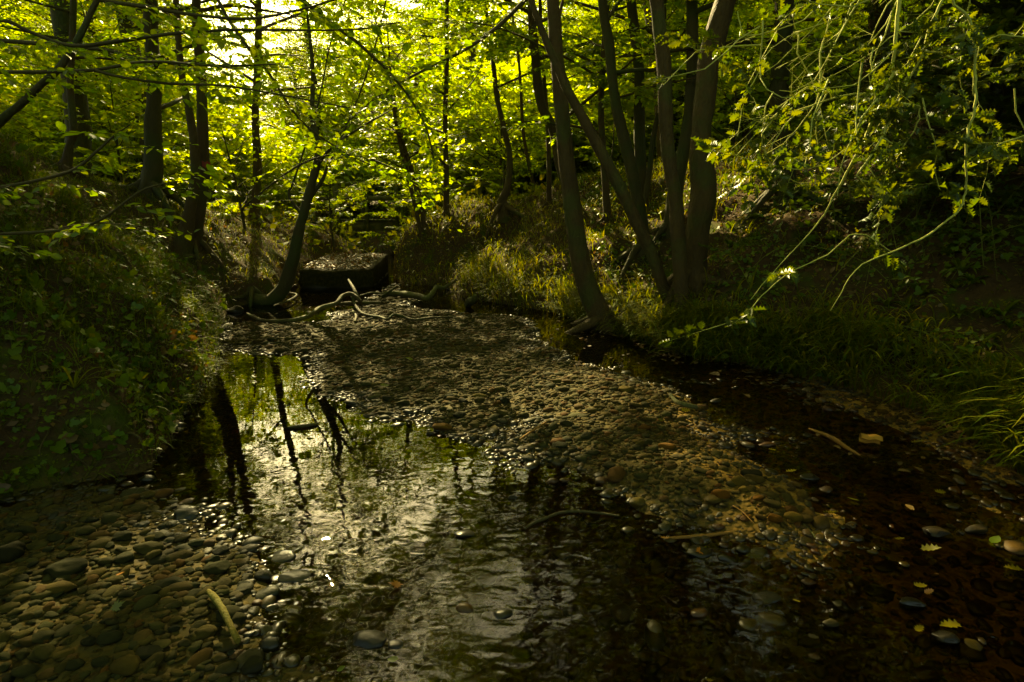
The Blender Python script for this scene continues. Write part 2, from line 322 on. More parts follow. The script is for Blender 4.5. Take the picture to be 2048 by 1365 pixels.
def ground_mat():
    m, nt, out = mat('ground'); L = nt.links.new
    at_ = N(nt, 'Attribute', attribute_name='bank'); g = N(nt, 'NewGeometry'); pos = g.outputs['Position']
    v1 = N(nt, 'TexVoronoi', i_Scale=38.0); L(pos, v1.inputs[0])
    vr = ramp(nt, [(0, (0.03, 0.022, 0.006)), (0.4, (0.06, 0.043, 0.01)), (0.7, (0.035, 0.032, 0.009)), (1, (0.075, 0.048, 0.01))])
    sepc = N(nt, 'SeparateColor'); L(v1.outputs['Color'], sepc.inputs[0]); L(sepc.outputs[0], vr.inputs[0])
    dr = ramp(nt, [(0.25, (1, 1, 1)), (0.7, (0.15, 0.15, 0.15))]); L(v1.outputs['Distance'], dr.inputs[0])
    sx = N(nt, 'SeparateXYZ'); L(pos, sx.inputs[0]); rx = N(nt, 'MapRange', i_1=0.2, i_2=1.6, i_3=-.25, i_4=.2); L(sx.outputs[0], rx.inputs[0]); n00 = N(nt, 'TexNoise', i_Scale=1.3, i_Detail=3.0); L(pos, n00.inputs[0]); n0 = N(nt, 'Math', operation='ADD'); L(n00.outputs[0], n0.inputs[0]); L(rx.outputs[0], n0.inputs[1])
    rust = ramp(nt, [(0.45, (0, 0, 0)), (0.62, (1, 1, 1))]); L(n0.outputs[0], rust.inputs[0])
    bedc = mix(nt, rust.outputs[0], vr.outputs[0], mix(nt, 0.5, vr.outputs[0], (0.24, 0.13, 0.025)))
    n1 = N(nt, 'TexNoise', i_Scale=3.0, i_Detail=8.0, i_Roughness=0.7); L(pos, n1.inputs[0])
    n2 = N(nt, 'TexNoise', i_Scale=26.0, i_Detail=6.0, i_Roughness=0.7); L(pos, n2.inputs[0])
    soil = mix(nt, n2.outputs[0], (0.022, 0.014, 0.006), (0.085, 0.052, 0.022))
    mr = ramp(nt, [(0.50, (0, 0, 0)), (0.62, (1, 1, 1))]); L(n1.outputs[0], mr.inputs[0])
    moss = mix(nt, n2.outputs[0], (0.02, 0.032, 0.004), (0.065, 0.075, 0.010))
    bk = mix(nt, mr.outputs[0], soil, moss)
    c = mix(nt, at_.outputs['Fac'], bedc, bk)
    p = N(nt, 'BsdfPrincipled'); L(c, p.inputs['Base Color'])
    p.inputs['Specular IOR Level'].default_value = .05; rr = N(nt, 'MapRange', i_1=0.0, i_2=1.0, i_3=0.75, i_4=0.95); L(at_.outputs['Fac'], rr.inputs[0]); L(rr.outputs[0], p.inputs['Roughness'])
    h1 = N(nt, 'MapRange', i_1=0.0, i_2=0.6, i_3=1.0, i_4=0.0); L(v1.outputs['Distance'], h1.inputs[0])
    hm = mix(nt, at_.outputs['Fac'], h1.outputs[0], n2.outputs[0])
    b_ = N(nt, 'Bump', i_Strength=0.9, i_Distance=0.02); L(hm, b_.inputs['Height']); L(b_.outputs[0], p.inputs['Normal']); L(p.outputs[0], out.inputs[0])
    return m
ground = build('ground', V, [(F, 0)], [ground_mat()], smooth=True); tag(ground, kind='structure')
ab = ground.data.attributes.new('bank', 'FLOAT', 'POINT'); ab.data.foreach_set('value', sstep(-0.05, 0.12, -sdf(CHAN, X.ravel(), Y.ravel())).astype(np.float32))

# ------------------------------------------------------------------ water
wx = np.arange(-8, 5.0, 0.08); wy = np.arange(-8, 22, 0.08); WX, WY = np.meshgrid(wx, wy); nx, ny = len(wx), len(wy)
i = np.arange(ny - 1)[:, None] * nx; j = np.arange(nx - 1)[None]
F = np.stack([i + j, i + j + 1, i + j + 1 + nx, i + j + nx], -1).reshape(-1, 4)
dch = sdf(CHAN, WX.ravel(), WY.ravel()); F = F[(dch[F] > -0.35).all(1)]
def water_mat():
    m, nt, out = mat('stream_water'); L = nt.links.new
    g = N(nt, 'NewGeometry'); a = N(nt, 'Attribute', attribute_name='flow')
    mp = N(nt, 'Mapping'); mp.inputs['Scale'].default_value = (1.0, 1.7, 1.0); mp.inputs['Rotation'].default_value = (0, 0, 0.35); L(g.outputs['Position'], mp.inputs[0])
    n1 = N(nt, 'TexNoise', i_Scale=10.0, i_Detail=1.0, i_Roughness=0.4, i_Distortion=0.5); L(mp.outputs[0], n1.inputs[0])
    n2 = N(nt, 'TexNoise', i_Scale=55.0, i_Detail=2.0, i_Roughness=0.5); L(mp.outputs[0], n2.inputs[0])
    n2s = N(nt, 'Math', operation='MULTIPLY', i_1=0.035); L(n2.outputs[0], n2s.inputs[0])
    ad = N(nt, 'Math', operation='ADD'); L(n1.outputs[0], ad.inputs[0]); L(n2s.outputs[0], ad.inputs[1])
    ml = N(nt, 'Math', operation='MULTIPLY'); L(ad.outputs[0], ml.inputs[0]); L(a.outputs['Fac'], ml.inputs[1])
    b_ = N(nt, 'Bump', i_Strength=1.0, i_Distance=0.0022); L(ml.outputs[0], b_.inputs['Height'])
    fr = N(nt, 'Fresnel', i_IOR=1.33); L(b_.outputs[0], fr.inputs['Normal'])
    gl = N(nt, 'BsdfGlossy', i_Roughness=0.004); L(b_.outputs[0], gl.inputs['Normal'])
    tr = N(nt, 'BsdfTransparent'); tr.inputs[0].default_value = (0.62, 0.47, 0.18, 1)
    ms = N(nt, 'MixShader'); L(fr.outputs[0], ms.inputs[0]); L(tr.outputs[0], ms.inputs[1]); L(gl.outputs[0], ms.inputs[2]); L(ms.outputs[0], out.inputs[0])
    return m
wv = np.stack([WX.ravel(), WY.ravel(), np.zeros(WX.size)], 1)
used = np.unique(F); remap = np.full(len(wv), -1); remap[used] = np.arange(len(used))
water = build('water', wv[used], [(remap[F], 0)], [water_mat()], smooth=True); tag(water, kind='structure')
wxy = wv[used]
def flow(x, y):
    calm = np.exp(-(((x + 1.15) / 0.9) ** 2 + ((y - 3.6) / 1.5) ** 2)); calm2 = np.exp(-(((x - 1.0) / 1.1) ** 2 + ((y - 5.3) / 1.3) ** 2)) + np.exp(-(((x + 2.5) / 1.2) ** 2 + ((y - 7.5) / 1) ** 2))
    f = 0.75 + 0.5 * fbm(x * 1.3, y * 1.3, 77, 2); return np.clip(f * (1 - 0.93 * np.clip(1.3 * (calm + calm2), 0, 1)) + 1.4 * np.exp(-((x - .1) / .35) ** 2 - ((y - 1.75) / .4) ** 2) + 1.6 * np.exp(-((x - .85) / .3) ** 2 - ((y - 1.9) / .45) ** 2), 0.05, 2.6)
aw = water.data.attributes.new('flow', 'FLOAT', 'POINT'); aw.data.foreach_set('value', flow(wxy[:, 0], wxy[:, 1]).astype(np.float32))

# ------------------------------------------------------------------ stones
def ico(sub):
    bm = bmesh.new(); bmesh.ops.create_icosphere(bm, subdivisions=sub, radius=1.0)
    V = np.array([v.co[:] for v in bm.verts]); F = np.array([[v.index for v in f.verts] for f in bm.faces]); bm.free(); return V, F
ICO = {k: ico(k) for k in (1, 2, 3, 4)}
def stone_shape(sub, rng, cuts=5, low=0.62, lump=0.12):
    V, F = ICO[sub]; V = V.copy()
    for _ in range(cuts):
        n = rng.normal(size=3); n /= np.linalg.norm(n); c = rng.uniform(low, 0.92); dd = V @ n - c
        V -= np.clip(dd, 0, None)[:, None] * n * 0.93
    o = rng.uniform(0, 50)
    V *= (1 + lump * fbm(V[:, 0] * 1.5 + o, V[:, 1] * 1.5 + V[:, 2] * 1.3, int(o), 3))[:, None]
    return V / np.abs(V).max(0), F
def euler(rx, ry, rz): return np.array(Matrix.Rotation(rz, 3, 'Z') @ Matrix.Rotation(ry, 3, 'Y') @ Matrix.Rotation(rx, 3, 'X'))
def scatter(n, x0, x1, y0, y1):
    return R.uniform(x0, x1, n), R.uniform(y0, y1, n)
peb_tpl = {s: [stone_shape(s, R, 7, 0.55, 0.16) for _ in range(10)] for s in (1, 2)}
def batch_stones(x, y, r, sub, mb, lift=0.15):
    z = terrain(x, y); n = len(x); t = R.integers(0, 10, n); T = peb_tpl[sub]
    for k in range(10):
        I = np.where(t == k)[0]
        if not len(I): continue
        V, F = T[k]; m = len(I)
        sc = np.stack([np.ones(m), R.uniform(.55, .9, m), R.uniform(.28, .55, m)], 1) * r[I][:, None]
        rz = R.uniform(0, math.pi, m) ; rz = rz * 0.6 - 0.3
        tx = R.normal(0, 0.22, m)
        P = V[None] * sc[:, None]
        c, s = np.cos(tx)[:, None], np.sin(tx)[:, None]; P = np.stack([P[..., 0] * c + P[..., 2] * s, P[..., 1], -P[..., 0] * s + P[..., 2] * c], -1)
        c, s = np.cos(rz)[:, None], np.sin(rz)[:, None]; P = np.stack([P[..., 0] * c - P[..., 1] * s, P[..., 0] * s + P[..., 1] * c, P[..., 2]], -1)
        P += np.stack([x[I], y[I], z[I] + sc[:, 2] * lift], 1)[:, None]
        mb.add(P.reshape(-1, 3), (F[None] + len(V) * np.arange(m)[:, None, None]).reshape(-1, 3), 0)
mb = MB()
for (n, x0, x1, y0, y1, mean, sub) in ((13000, -2.6, 3.2, 1.0, 2.6, .0145, 2), (27000, -2.6, 3.0, 2.6, 4.6, .013, 1), (26000, -3.4, 2.0, 4.6, 7.6, .0145, 1), (3500, -4, 1, 7.6, 12, .03, 1), (2500, -2.9, 3.4, -1.5, 1.0, .02, 1)):
    x, y = scatter(n, x0, x1, y0, y1); k = sdf(CHAN, x, y) > -0.02; x, y = x[k], y[k]
    a = np.maximum(sdf(BAR_A, x, y), sdf(BAR_B, x, y))
    k = R.random(len(x)) < np.where(a > -0.15, 1.0, 0.62); x, y = x[k], y[k]
    r = mean * np.exp(R.normal(-.05, 0.5, len(x))); batch_stones(x, y, np.clip(r, .007, .055), sub, mb)
o = mb.build('gravel', [M_PEB], smooth=True); tag(o, 'loose brown and grey stream gravel covering the bed and bars', 'gravel', kind='stuff')

BIG = [  # px, py, width px, height ratio, flatness, material, label
 (133, 1160, 96, .55, 'g', 'largest smooth oval stone lying in the dry gravel at lower left'),
 (22, 1135, 60, .95, 'd', 'rugged dark rock at the left edge of the near gravel'),
 (305, 1106, 64, .45, 'g', 'flat pointed stone just above the round pebble in the near gravel'),
 (370, 1030, 58, .5, 'g', 'tilted angular stone at the water edge near the left bank'),
 (268, 988, 50, .4, 'g', 'low flat-topped stone on the mud below the left bank'),
 (294, 953, 38, .8, 'd', 'rounded dark stone at the foot of the left bank roots'),
 (342, 1188, 64, .5, 'g', 'broad domed stone left of the mossy stick'),
 (300, 1214, 58, .5, 'g', 'triangular stone below the domed one near the mossy stick'),
 (437, 1150, 56, .6, 'g', 'angular wet stone at the head of the mossy stick'),
 (530, 1153, 44, .8, 'd', 'squarish wet stone standing in the bright glints'),
 (540, 1035, 66, .3, 'g', 'flat submerged slab with white ripples over it in the left pool'),
 (592, 1146, 68, .28, 'g', 'long flat stone breaking the white glints'),
 (562, 1108, 60, .26, 'g', 'thin flat stone above the long flat stone in the glints'),
 (540, 1293, 46, .75, 'g', 'rounded tan-grey stone right of the mossy stick foot'),
 (503, 1345, 56, .8, 'd', 'dark rounded stone at the bottom edge below the mossy stick'),
 (89, 1334, 54, .6, 'g', 'egg shaped stone at the bottom left of the near gravel'),
 (304, 1336, 54, .45, 'g', 'flat lens shaped stone at the bottom of the near gravel'),
 (225, 1308, 50, .6, 'g', 'ridged wedge stone in the bottom of the near gravel'),
 (215, 1142, 30, .8, 'g', 'small round pebble right of the largest oval stone'),
 (252, 1130, 44, .5, 'g', 'smooth oblong stone beside the small round pebble'),
 (175, 1080, 40, .7, 'g', 'pointed stone leaning behind the largest oval stone'),
 (732, 1270, 84, .5, 'd', 'large dark domed stone with water round its foot'),
 (790, 1285, 36, .5, 'd', 'small dark stone touching the large domed one'),
 (826, 1057, 64, .4, 'g', 'submerged rounded stone in the middle of the pool'),
 (932, 1062, 46, .35, 'd', 'dark flat stone rimmed with light in mid stream'),
 (1272, 1008, 38, .7, 't', 'pale pyramid shaped stone in the shallow water'),
 (1212, 1020, 26, .35, 'o', 'small square orange stone beneath the shallow water'),
 (1026, 994, 20, .9, 'd', 'tiny dark peaked stone in mid stream'),
 (885, 856, 44, .6, 'o', 'orange-brown stone on the lower edge of the gravel bar'),
 (1105, 961, 26, 1.0, 'o', 'upright rounded reddish stone at the edge of the shallow water'),
 (1129, 958, 24, .6, 'o', 'low orange stone beside the upright reddish one'),
 (1249, 801, 28, .7, 't', 'rounded tan stone at the right rim of the gravel bar'),
 (1184, 916, 32, .5, 'g', 'oval brown stone on the lower gravel bar'),
 (1583, 1048, 42, .75, 't', 'pale rounded stone at the tip of the gravel spit'),
 (1547, 1055, 34, .7, 'o', 'brown glossy stone touching the pale rounded one'),
 (1475, 990, 32, 1.1, 't', 'upright triangular stone on the gravel spit'),
 (1440, 1010, 36, .9, 'o', 'cracked reddish stone left of the upright triangular stone'),
 (1484, 1006, 20, .8, 't', 'small round pebble below the upright triangular stone'),
 (1490, 1048, 26, .7, 'o', 'glossy reddish pebble on the gravel spit'),
 (1514, 1022, 24, .7, 'o', 'small brown pebble in the middle of the gravel spit'),
 (1543, 1028, 40, .6, 'g', 'mossy grey stone above the brown glossy stone'),
 (1500, 964, 50, .5, 'g', 'low grey stone behind the upright triangular stone'),
 (1621, 951, 42, .5, 'g', 'smooth flat stone standing out of the right stream'),
 (1873, 1058, 60, .5, 'd', 'dark angular stone right of the gravel spit'),
 (1952, 1058, 46, .5, 'd', 'dark block shaped stone next to the dark angular one'),
 (1892, 1270, 52, .65, 'd', 'dark domed stone ringed by a yellow leaf'),
 (1764, 1168, 76, .25, 'd', 'wide flat stone under the rippled water at lower right'),
 (1824, 1200, 56, .5, 'd', 'dark stone below the yellow and orange leaves'),
 (1688, 1203, 50, .4, 'g', 'oblong stone under the water left of the wide flat one'),
 (1662, 1242, 36, .7, 'd', 'small peaked stone at the lower right riffle'),
 (1455, 1114, 40, .5, 'g', 'rounded stone right of the orange maple leaf'),
 (1402, 1096, 62, .4, 'd', 'low stone carrying the orange maple leaf'),
 (1397, 1222, 40, .8, 'o', 'brown stone at the left edge of the silver riffle'),
 (1532, 885, 38, .35, 'o', 'flat orange-brown stone in the right stream'),
 (1540, 1004, 38, .35, 'g', 'thin grey stone at the right of the gravel spit'),
 (1532, 1190, 58, .25, 'd', 'long dark stone within the silver riffle'),
 (930, 1213, 40, .8, 'o', 'brown pointed stone at the left of the pale riffle'),
 (1005, 1225, 44, .5, 'd', 'mossy stone inside the pale riffle'),
 (1430, 800, 26, .5, 'g', 'small dark stone on the right rim of the gravel bar'),
 (960, 806, 30, .5, 't', 'light brown cobble in the lower gravel bar'),
 (1240, 955, 30, .5, 'g', 'small brown cobble at the shallow lower edge of the bar'),
 (1333, 915, 36, .5, 'o', 'low brown cobble right of centre by the shallow water'),
]
MM = {'g': M_PEBG, 'd': M_DARKST, 't': M_TAN, 'o': M_ORST}
for k, (px, py, w, fl, mt, lab) in enumerate(BIG):
    rg = np.random.default_rng(100 + k); p = gnd(px, py + w * .1, 0.0); z0 = tz(p[0], p[1]); dep = p[1] * cp_ - (p[2] - CAM[2]) * sp_
    a = w / 2 / FPX * dep; V, F = stone_shape(3 if w < 50 else 4, rg, 7, 0.6, 0.16)
    b = a * rg.uniform(.6, .8); c = a * fl * 0.75
    V = V * [a, b, c] @ euler(rg.normal(0, .12), rg.normal(0, .15), rg.uniform(-.3, .3)).T
    # a submerged stone keeps under the water, the others stand on the bed and break it
    zc = z0 + c * 0.45 if 'submerged' not in lab and 'under the' not in lab and 'beneath' not in lab else min(z0 + c * .3, -c * 0.8)
    if z0 < 0 and 'submerged' not in lab and 'under the' not in lab and 'beneath' not in lab: zc = max(zc, -0.25 * c)
    org = np.array([p[0], p[1], z0]); o = build('stone', V + [p[0], p[1], zc], [(F, 0)], [MM[mt]], origin=org, smooth=True)
    tag(o, lab, 'stone', 'large stones in and beside the stream')
# 230 individual pebbles that show largest, one mesh per shape, copied
pm = []
for k in range(24):
    V, F = stone_shape(3, R, 9, 0.52, 0.2); me = build('pebble', V * [1, .72, .42], [(F, 0)], [M_PEBG if k % 3 else M_PEB], smooth=True); pm.append(me)
def place_pebbles(n, pxr, pyr, wr, label, group, first=[0], cond=None):
    pts = []; tries = 0
    while len(pts) < n and tries < 6000:
        tries += 1
        px = R.uniform(*pxr); py = R.uniform(*pyr)
        if cond and not cond(px, py): continue
        w = R.uniform(*wr)
        if any(abs(px - q[0]) < (w + q[2]) * .42 and abs(py - q[1]) < (w + q[2]) * .26 for q in pts): continue
        if any(abs(px - q[0]) < (w + q[2]) * .45 and abs(py - q[1]) < (w + q[2]) * .3 for q in BIG): continue
        pts.append((px, py, w))
    for px, py, w in pts:
        p = gnd(px, py, 0.03); z0 = tz(p[0], p[1]); dep = p[1] * cp_ - (p[2] - CAM[2]) * sp_; a = w / 2 / FPX * dep
        if first[0] < len(pm): o = pm[first[0]]
        else:
            o = pm[R.integers(0, len(pm))].copy(); COL.objects.link(o)
        first[0] += 1
        s = R.uniform(.8, 1.15); o.scale = (a, a * s, a * R.uniform(.8, 1.3)); o.location = (p[0], p[1], z0 + a * .18)
        o.rotation_euler = (R.normal(0, .15), R.normal(0, .15), R.uniform(-.5, .7)); tag(o, label, 'pebble', group)
place_pebbles(150, (-10, 560), (1040, 1375), (16, 46), 'smooth brown-grey pebble in the dry gravel at the lower left', 'pebbles of the near left gravel', cond=lambda x, y: y > 1040 + max(0, x - 380) * 0.9)
place_pebbles(40, (640, 1330), (740, 960), (20, 34), 'rounded cobble along the lower rim of the central gravel bar', 'cobbles on the central gravel bar', cond=lambda x, y: abs(y - (800 + (x - 640) * .17)) < 55)
place_pebbles(30, (560, 1400), (1000, 1360), (24, 50), 'flat stone lying in the shallow middle of the stream', 'stones in mid stream')

# ------------------------------------------------------------------ foliage machinery
SH_DIAMOND = (np.array([[0, 0, 0], [.45, .5, .06], [1, 0, -.04], [.45, -.5, .06]]), [[0, 3, 2, 1]])
SH_OVATE = (np.array([[0, 0, 0], [.22, .36, .05], [.5, .48, .08], [.8, .28, .03], [1, 0, -.06], [.8, -.28, .03], [.5, -.48, .08], [.22, -.36, .05], [.5, 0, -.01]]), [[0, 8, 2, 1], [8, 4, 3, 2], [0, 7, 6, 8], [8, 6, 5, 4]])
def _holly():
    v = [[0, 0, 0]]; up = []; prof = [(.08, .10, 0), (.14, .42, .2), (.26, .2, .02), (.38, .5, .22), (.5, .24, .02), (.62, .46, .2), (.72, .2, .02), (.84, .30, .16), (.9, .1, 0)]
    for x, y, z in prof: up.append([x, y, z])
    v = [[0, 0, 0]] + up + [[1.05, 0, -.08]] + [[x, -y, z] for x, y, z in prof[::-1]]
    n = len(v); v.append([.26, 0, -.02]); v.append([.5, 0, -.03]); v.append([.72, 0, -.04])
    a, b, c = n, n + 1, n + 2; F3 = []
    def tri(i, j, k): F3.append([i, j, k])
    idx = list(range(n)); mid = lambda i: a if v[i][0] < .38 else (b if v[i][0] < .62 else c)
    for i in range(n):
        j = (i + 1) % n; mi, mj = mid(i), mid(j); tri(j, i, mi)
        if mi != mj: tri(j, mi, mj)
    return np.array(v, float), F3
SH_HOLLY = _holly()
def _ivy():
    r = [(0, 0), (.05, .38), (.30, .55), (.38, .26), (.66, .34), (1.0, 0), (.66, -.34), (.38, -.26), (.30, -.55), (.05, -.38)]
    v = [[x, y, .1 * abs(y)] for x, y in r]; v.append([.35, 0, 0]); return np.array(v), [[(i + 1) % 10, i, 10] for i in range(10)]
SH_IVY = _ivy()
def _maple():
    v = [[0, 0, 0]]; angs = [-140, -75, 0, 75, 140]
    pts = []
    for k, a in enumerate([-150, -128, -108, -88, -68, -55, -38, -22, -12, 0, 12, 22, 38, 55, 68, 88, 108, 128, 150]):
        rr = [.25, .42, .28, .5, .42, .72, .34, .62, .55, 1.0, .55, .62, .34, .72, .42, .5, .28, .42, .25][k]
        pts.append([.35 + .62 * rr * math.cos(math.radians(a)), .62 * rr * math.sin(math.radians(a)), .10 * rr])
    v = [[.35, 0, 0], [.0, 0, 0]] + pts; n = len(v)
    F = [[0, i, i + 1] for i in range(2, n - 1)] + [[0, n - 1, 1], [0, 1, 2]]
    return np.array(v), F
SH_MAPLE = _maple()
def leaf_geo(P, D, Nn, L, wr, shape, jit=0.25):
    n = len(P); D = D + R.normal(0, jit, (n, 3)); D /= np.linalg.norm(D, axis=1)[:, None]
    Nn = Nn + R.normal(0, jit * 1.3, (n, 3)); S = np.cross(Nn, D); S /= np.linalg.norm(S, axis=1)[:, None] + 1e-9; Nn = np.cross(D, S)
    T, F = shape; F = np.asarray(F); L = np.broadcast_to(L, (n,)); k = len(T)
    wv = (L * wr)[:, None, None]; Lv = L[:, None, None]
    V = P[:, None] + T[None, :, 0:1] * Lv * D[:, None] + T[None, :, 1:2] * wv * S[:, None] + T[None, :, 2:3] * Lv * Nn[:, None]
    return V.reshape(-1, 3), (F[None] + k * np.arange(n)[:, None, None]).reshape(-1, F.shape[1])
def make_spray(rng, step=0.055):
    """flat alternate-leaved spray, unit length along +X, plane XY"""
    P, D, Nr, A, B, r0 = [], [], [], [], [], []
    def twig(p, d, ln, r, lvl):
        m = max(2, int(ln / (step * 2.2))); q = p; pts = [p]
        for i in range(m):
            d = d + np.array([rng.normal(0, .07), rng.normal(0, .07), rng.normal(-.015, .05)]); d /= np.linalg.norm(d)
            q2 = q + d * ln / m; A.append(q); B.append(q2); r0.append(r * (1 - .6 * i / m)); q = q2; pts.append(q)
        pts = np.array(pts); side = 1; dd = d
        for s in np.arange(step * .8 / ln, 1.0, step / ln):
            f = s * m; k = min(int(f), m - 1); c = pts[k] + (pts[k + 1] - pts[k]) * (f - k); dd = pts[k + 1] - pts[k]; dd /= np.linalg.norm(dd)
            ang = math.radians(rng.uniform(40, 70)) * side; ca, sa = math.cos(ang), math.sin(ang)
            ld = np.array([dd[0] * ca - dd[1] * sa, dd[0] * sa + dd[1] * ca, dd[2] - .12])
            if lvl == 0 and s < .85 and int(s * ln / step) % 2 == 0:
                twig(c, ld / np.linalg.norm(ld), (1 - s * .75) * rng.uniform(.3, .5), r * .5, 1)
            if rng.random() < .92: P.append(c); D.append(ld); Nr.append([rng.normal(0, .25), rng.normal(0, .25), 1])
            side = -side
        P.append(pts[-1]); D.append(dd); Nr.append([0, 0, 1])
    twig(np.zeros(3), np.array([1., 0, 0]), 1.0, .006, 0)
    return tuple(np.array(a, float) for a in (P, D, Nr, A, B, r0))
SPR = [make_spray(np.random.default_rng(40 + k)) for k in range(14)]
SPRF = [make_spray(np.random.default_rng(80 + k), 0.085) for k in range(10)]
# openings of the canopy: direct view, mirrored view in the pool, and the sun's paths to lit patches
HOLES = [(575, 40, 75, .98), (595, 130, 55, .95), (490, 95, 42, .9), (575, 200, 40, .8), (545, 275, 60, .88), (600, 330, 50, .7), (500, 385, 45, .9), (960, 285, 85, .95), (1560, 60, 60, .6), (1480, 150, 60, .55), (1445, 200, 45, .5), (1880, 0, 30, .5)]
MHOLES = [(1480, 1210, 70, .93), (560, 770, 62, .82), (575, 860, 62, .82), (610, 950, 48, .8), (630, 1040, 42, .8), (625, 1110, 42, .75), (560, 1150, 30, .5), (690, 1010, 26, .6), (1010, 1230, 75, .97), (1120, 1190, 60, .97), (1110, 1330, 50, .97), (1450, 1160, 60, .9)]
SUNT = [((0.35, 3.45, 0), .42, .93), ((0.9, 3.3, 0), .3, .8), ((-.3, 3.9, 0), .3, .6), ((2.0, 3.1, 2.1), .65, .995), ((1.9, 3.1, 1.5), .65, .995), ((1.4, 3.2, 1.75), .5, .98), ((2.65, 3.0, 1.6), .35, .9), ((2.9, 10.4, 1.9), .7, .98), ((2.2, 9.4, 1.6), .5, .95), ((1.2, 8.8, .9), .45, .8), ((-.6, 9.3, .2), .5, .75), ((-.2, 8.2, .1), .5, .6), ((1.8, 3.1, .05), .2, .7), ((-4.2, 14, 2.2), 1.6, .86), ((-1.0, 14, 3), 1.5, .8), ((-4.4, 10.6, 1.5), 1.3, .88), ((-5.8, 11.5, 2.2), 1.2, .86), ((.5, 12, 1.2), .8, .6)]
for _p in [(1310, 412, .9, .98), (1215, 436, .8, .97), (1170, 485, .45, .93), (1000, 495, .2, .8), (962, 525, .25, .88), (905, 556, .25, .6), (1265, 600, .12, .6), (1430, 395, .6, .95), (1500, 385, .35, .85), (1480, 470, .3, .9), (1620, 440, .3, .85)]:
    _hp = hit(_p[0], _p[1])
    if _hp is not None: SUNT.append((tuple(_hp), _p[2], _p[3]))
CARVE = [True]
def keep(P, lo=0.0):
    n = len(P)
    if not CARVE[0]: return np.ones(n, bool)
    kp = np.zeros(n)
    nz = 1.5 * fbm(P[:, 0] * 2.6 + P[:, 2] * 1.9, P[:, 1] * 2.6 - P[:, 2] * 2.2, 55, 3)
    for H, mir in ((HOLES, False), (MHOLES, True)):
        u, v = proj(P, mir)
        front = P[:, 1] > 0.5
        for (cx, cyy, r, pr) in H:
            d = np.hypot(u - cx, v - cyy) / r + nz * .9
            kp = np.maximum(kp, pr * (1 - sstep(.65, 1.15, d)) * front)
    for (T, r, pr) in SUNT:
        q = P - np.array(T); t = q @ SUN; dd = np.linalg.norm(q - t[:, None] * SUN, axis=1)
        kp = np.maximum(kp, pr * (1 - sstep(.7, 1.25, dd / r + nz * .5)) * (t > .3))
    return R.random(n) > kp
def lit_path(lp):
    for (T, r, pr) in SUNT:
        if pr < .9: continue
        q = lp - np.array(T); t = q @ SUN; dd = np.linalg.norm(q - t[:, None] * SUN, axis=1)
        if ((t > .3) & (dd < r * .9)).any(): return True
    return False
def sprays_geo(mb, O, DIR, S, leaf_len, shape, tpl=SPR, wr=.62, twigs=True, droop=.1, mleaf=0, mtwig=1, jit=.22, size_var=.2, flat=True):
    O = np.asarray(O); DIR = np.asarray(DIR); S = np.asarray(S); t = R.integers(0, len(tpl), len(O))
    for k in range(len(tpl)):
        I = np.where(t == k)[0]
        if not len(I): continue
        P, D, Nr, A, B, r0 = tpl[k]
        X_ = DIR[I] / np.linalg.norm(DIR[I], axis=1)[:, None]
        up = np.array([0, 0, 1.]) + R.normal(0, .16 if flat else .6, (len(I), 3)); Y_ = np.cross(up, X_); Y_ /= np.linalg.norm(Y_, axis=1)[:, None]; Z_ = np.cross(X_, Y_)
        M = np.stack([X_, Y_, Z_], 1)  # rows
        lp = (np.einsum('pk,ikj->ipj', P, M) * S[I][:, None, None] + O[I][:, None]).reshape(-1, 3)
        lp[:, 2] -= droop * 0
        ld = np.einsum('pk,ikj->ipj', D, M).reshape(-1, 3); ln = np.einsum('pk,ikj->ipj', Nr, M).reshape(-1, 3)
        kk = keep(lp); lp, ld, ln = lp[kk], ld[kk], ln[kk]
        if len(lp):
            V, F = leaf_geo(lp, ld, ln, leaf_len * np.exp(R.normal(0, size_var, len(lp))), wr, shape, jit); mb.add(V, F, mleaf)
        if twigs:
            a = (np.einsum('pk,ikj->ipj', A, M) * S[I][:, None, None] + O[I][:, None]); b = (np.einsum('pk,ikj->ipj', B, M) * S[I][:, None, None] + O[I][:, None])
            rr = (r0[None] * S[I][:, None]).ravel() * (1 if twigs is True else twigs); V, F = segs3(a.reshape(-1, 3), b.reshape(-1, 3), rr, rr * .7); mb.add(V, F, mtwig)
def unit(v): v = np.asarray(v, float); return v / np.linalg.norm(v)
def limb(p, d, ln, rg, up=.05, n=6, wander=.12):
    pts = [np.array(p, float)]; d = unit(d)
    for i in range(n):
        d = unit(d + rg.normal(0, wander, 3) * [1, 1, .6] + [0, 0, up]); pts.append(pts[-1] + d * ln / n)
    return np.array(pts)
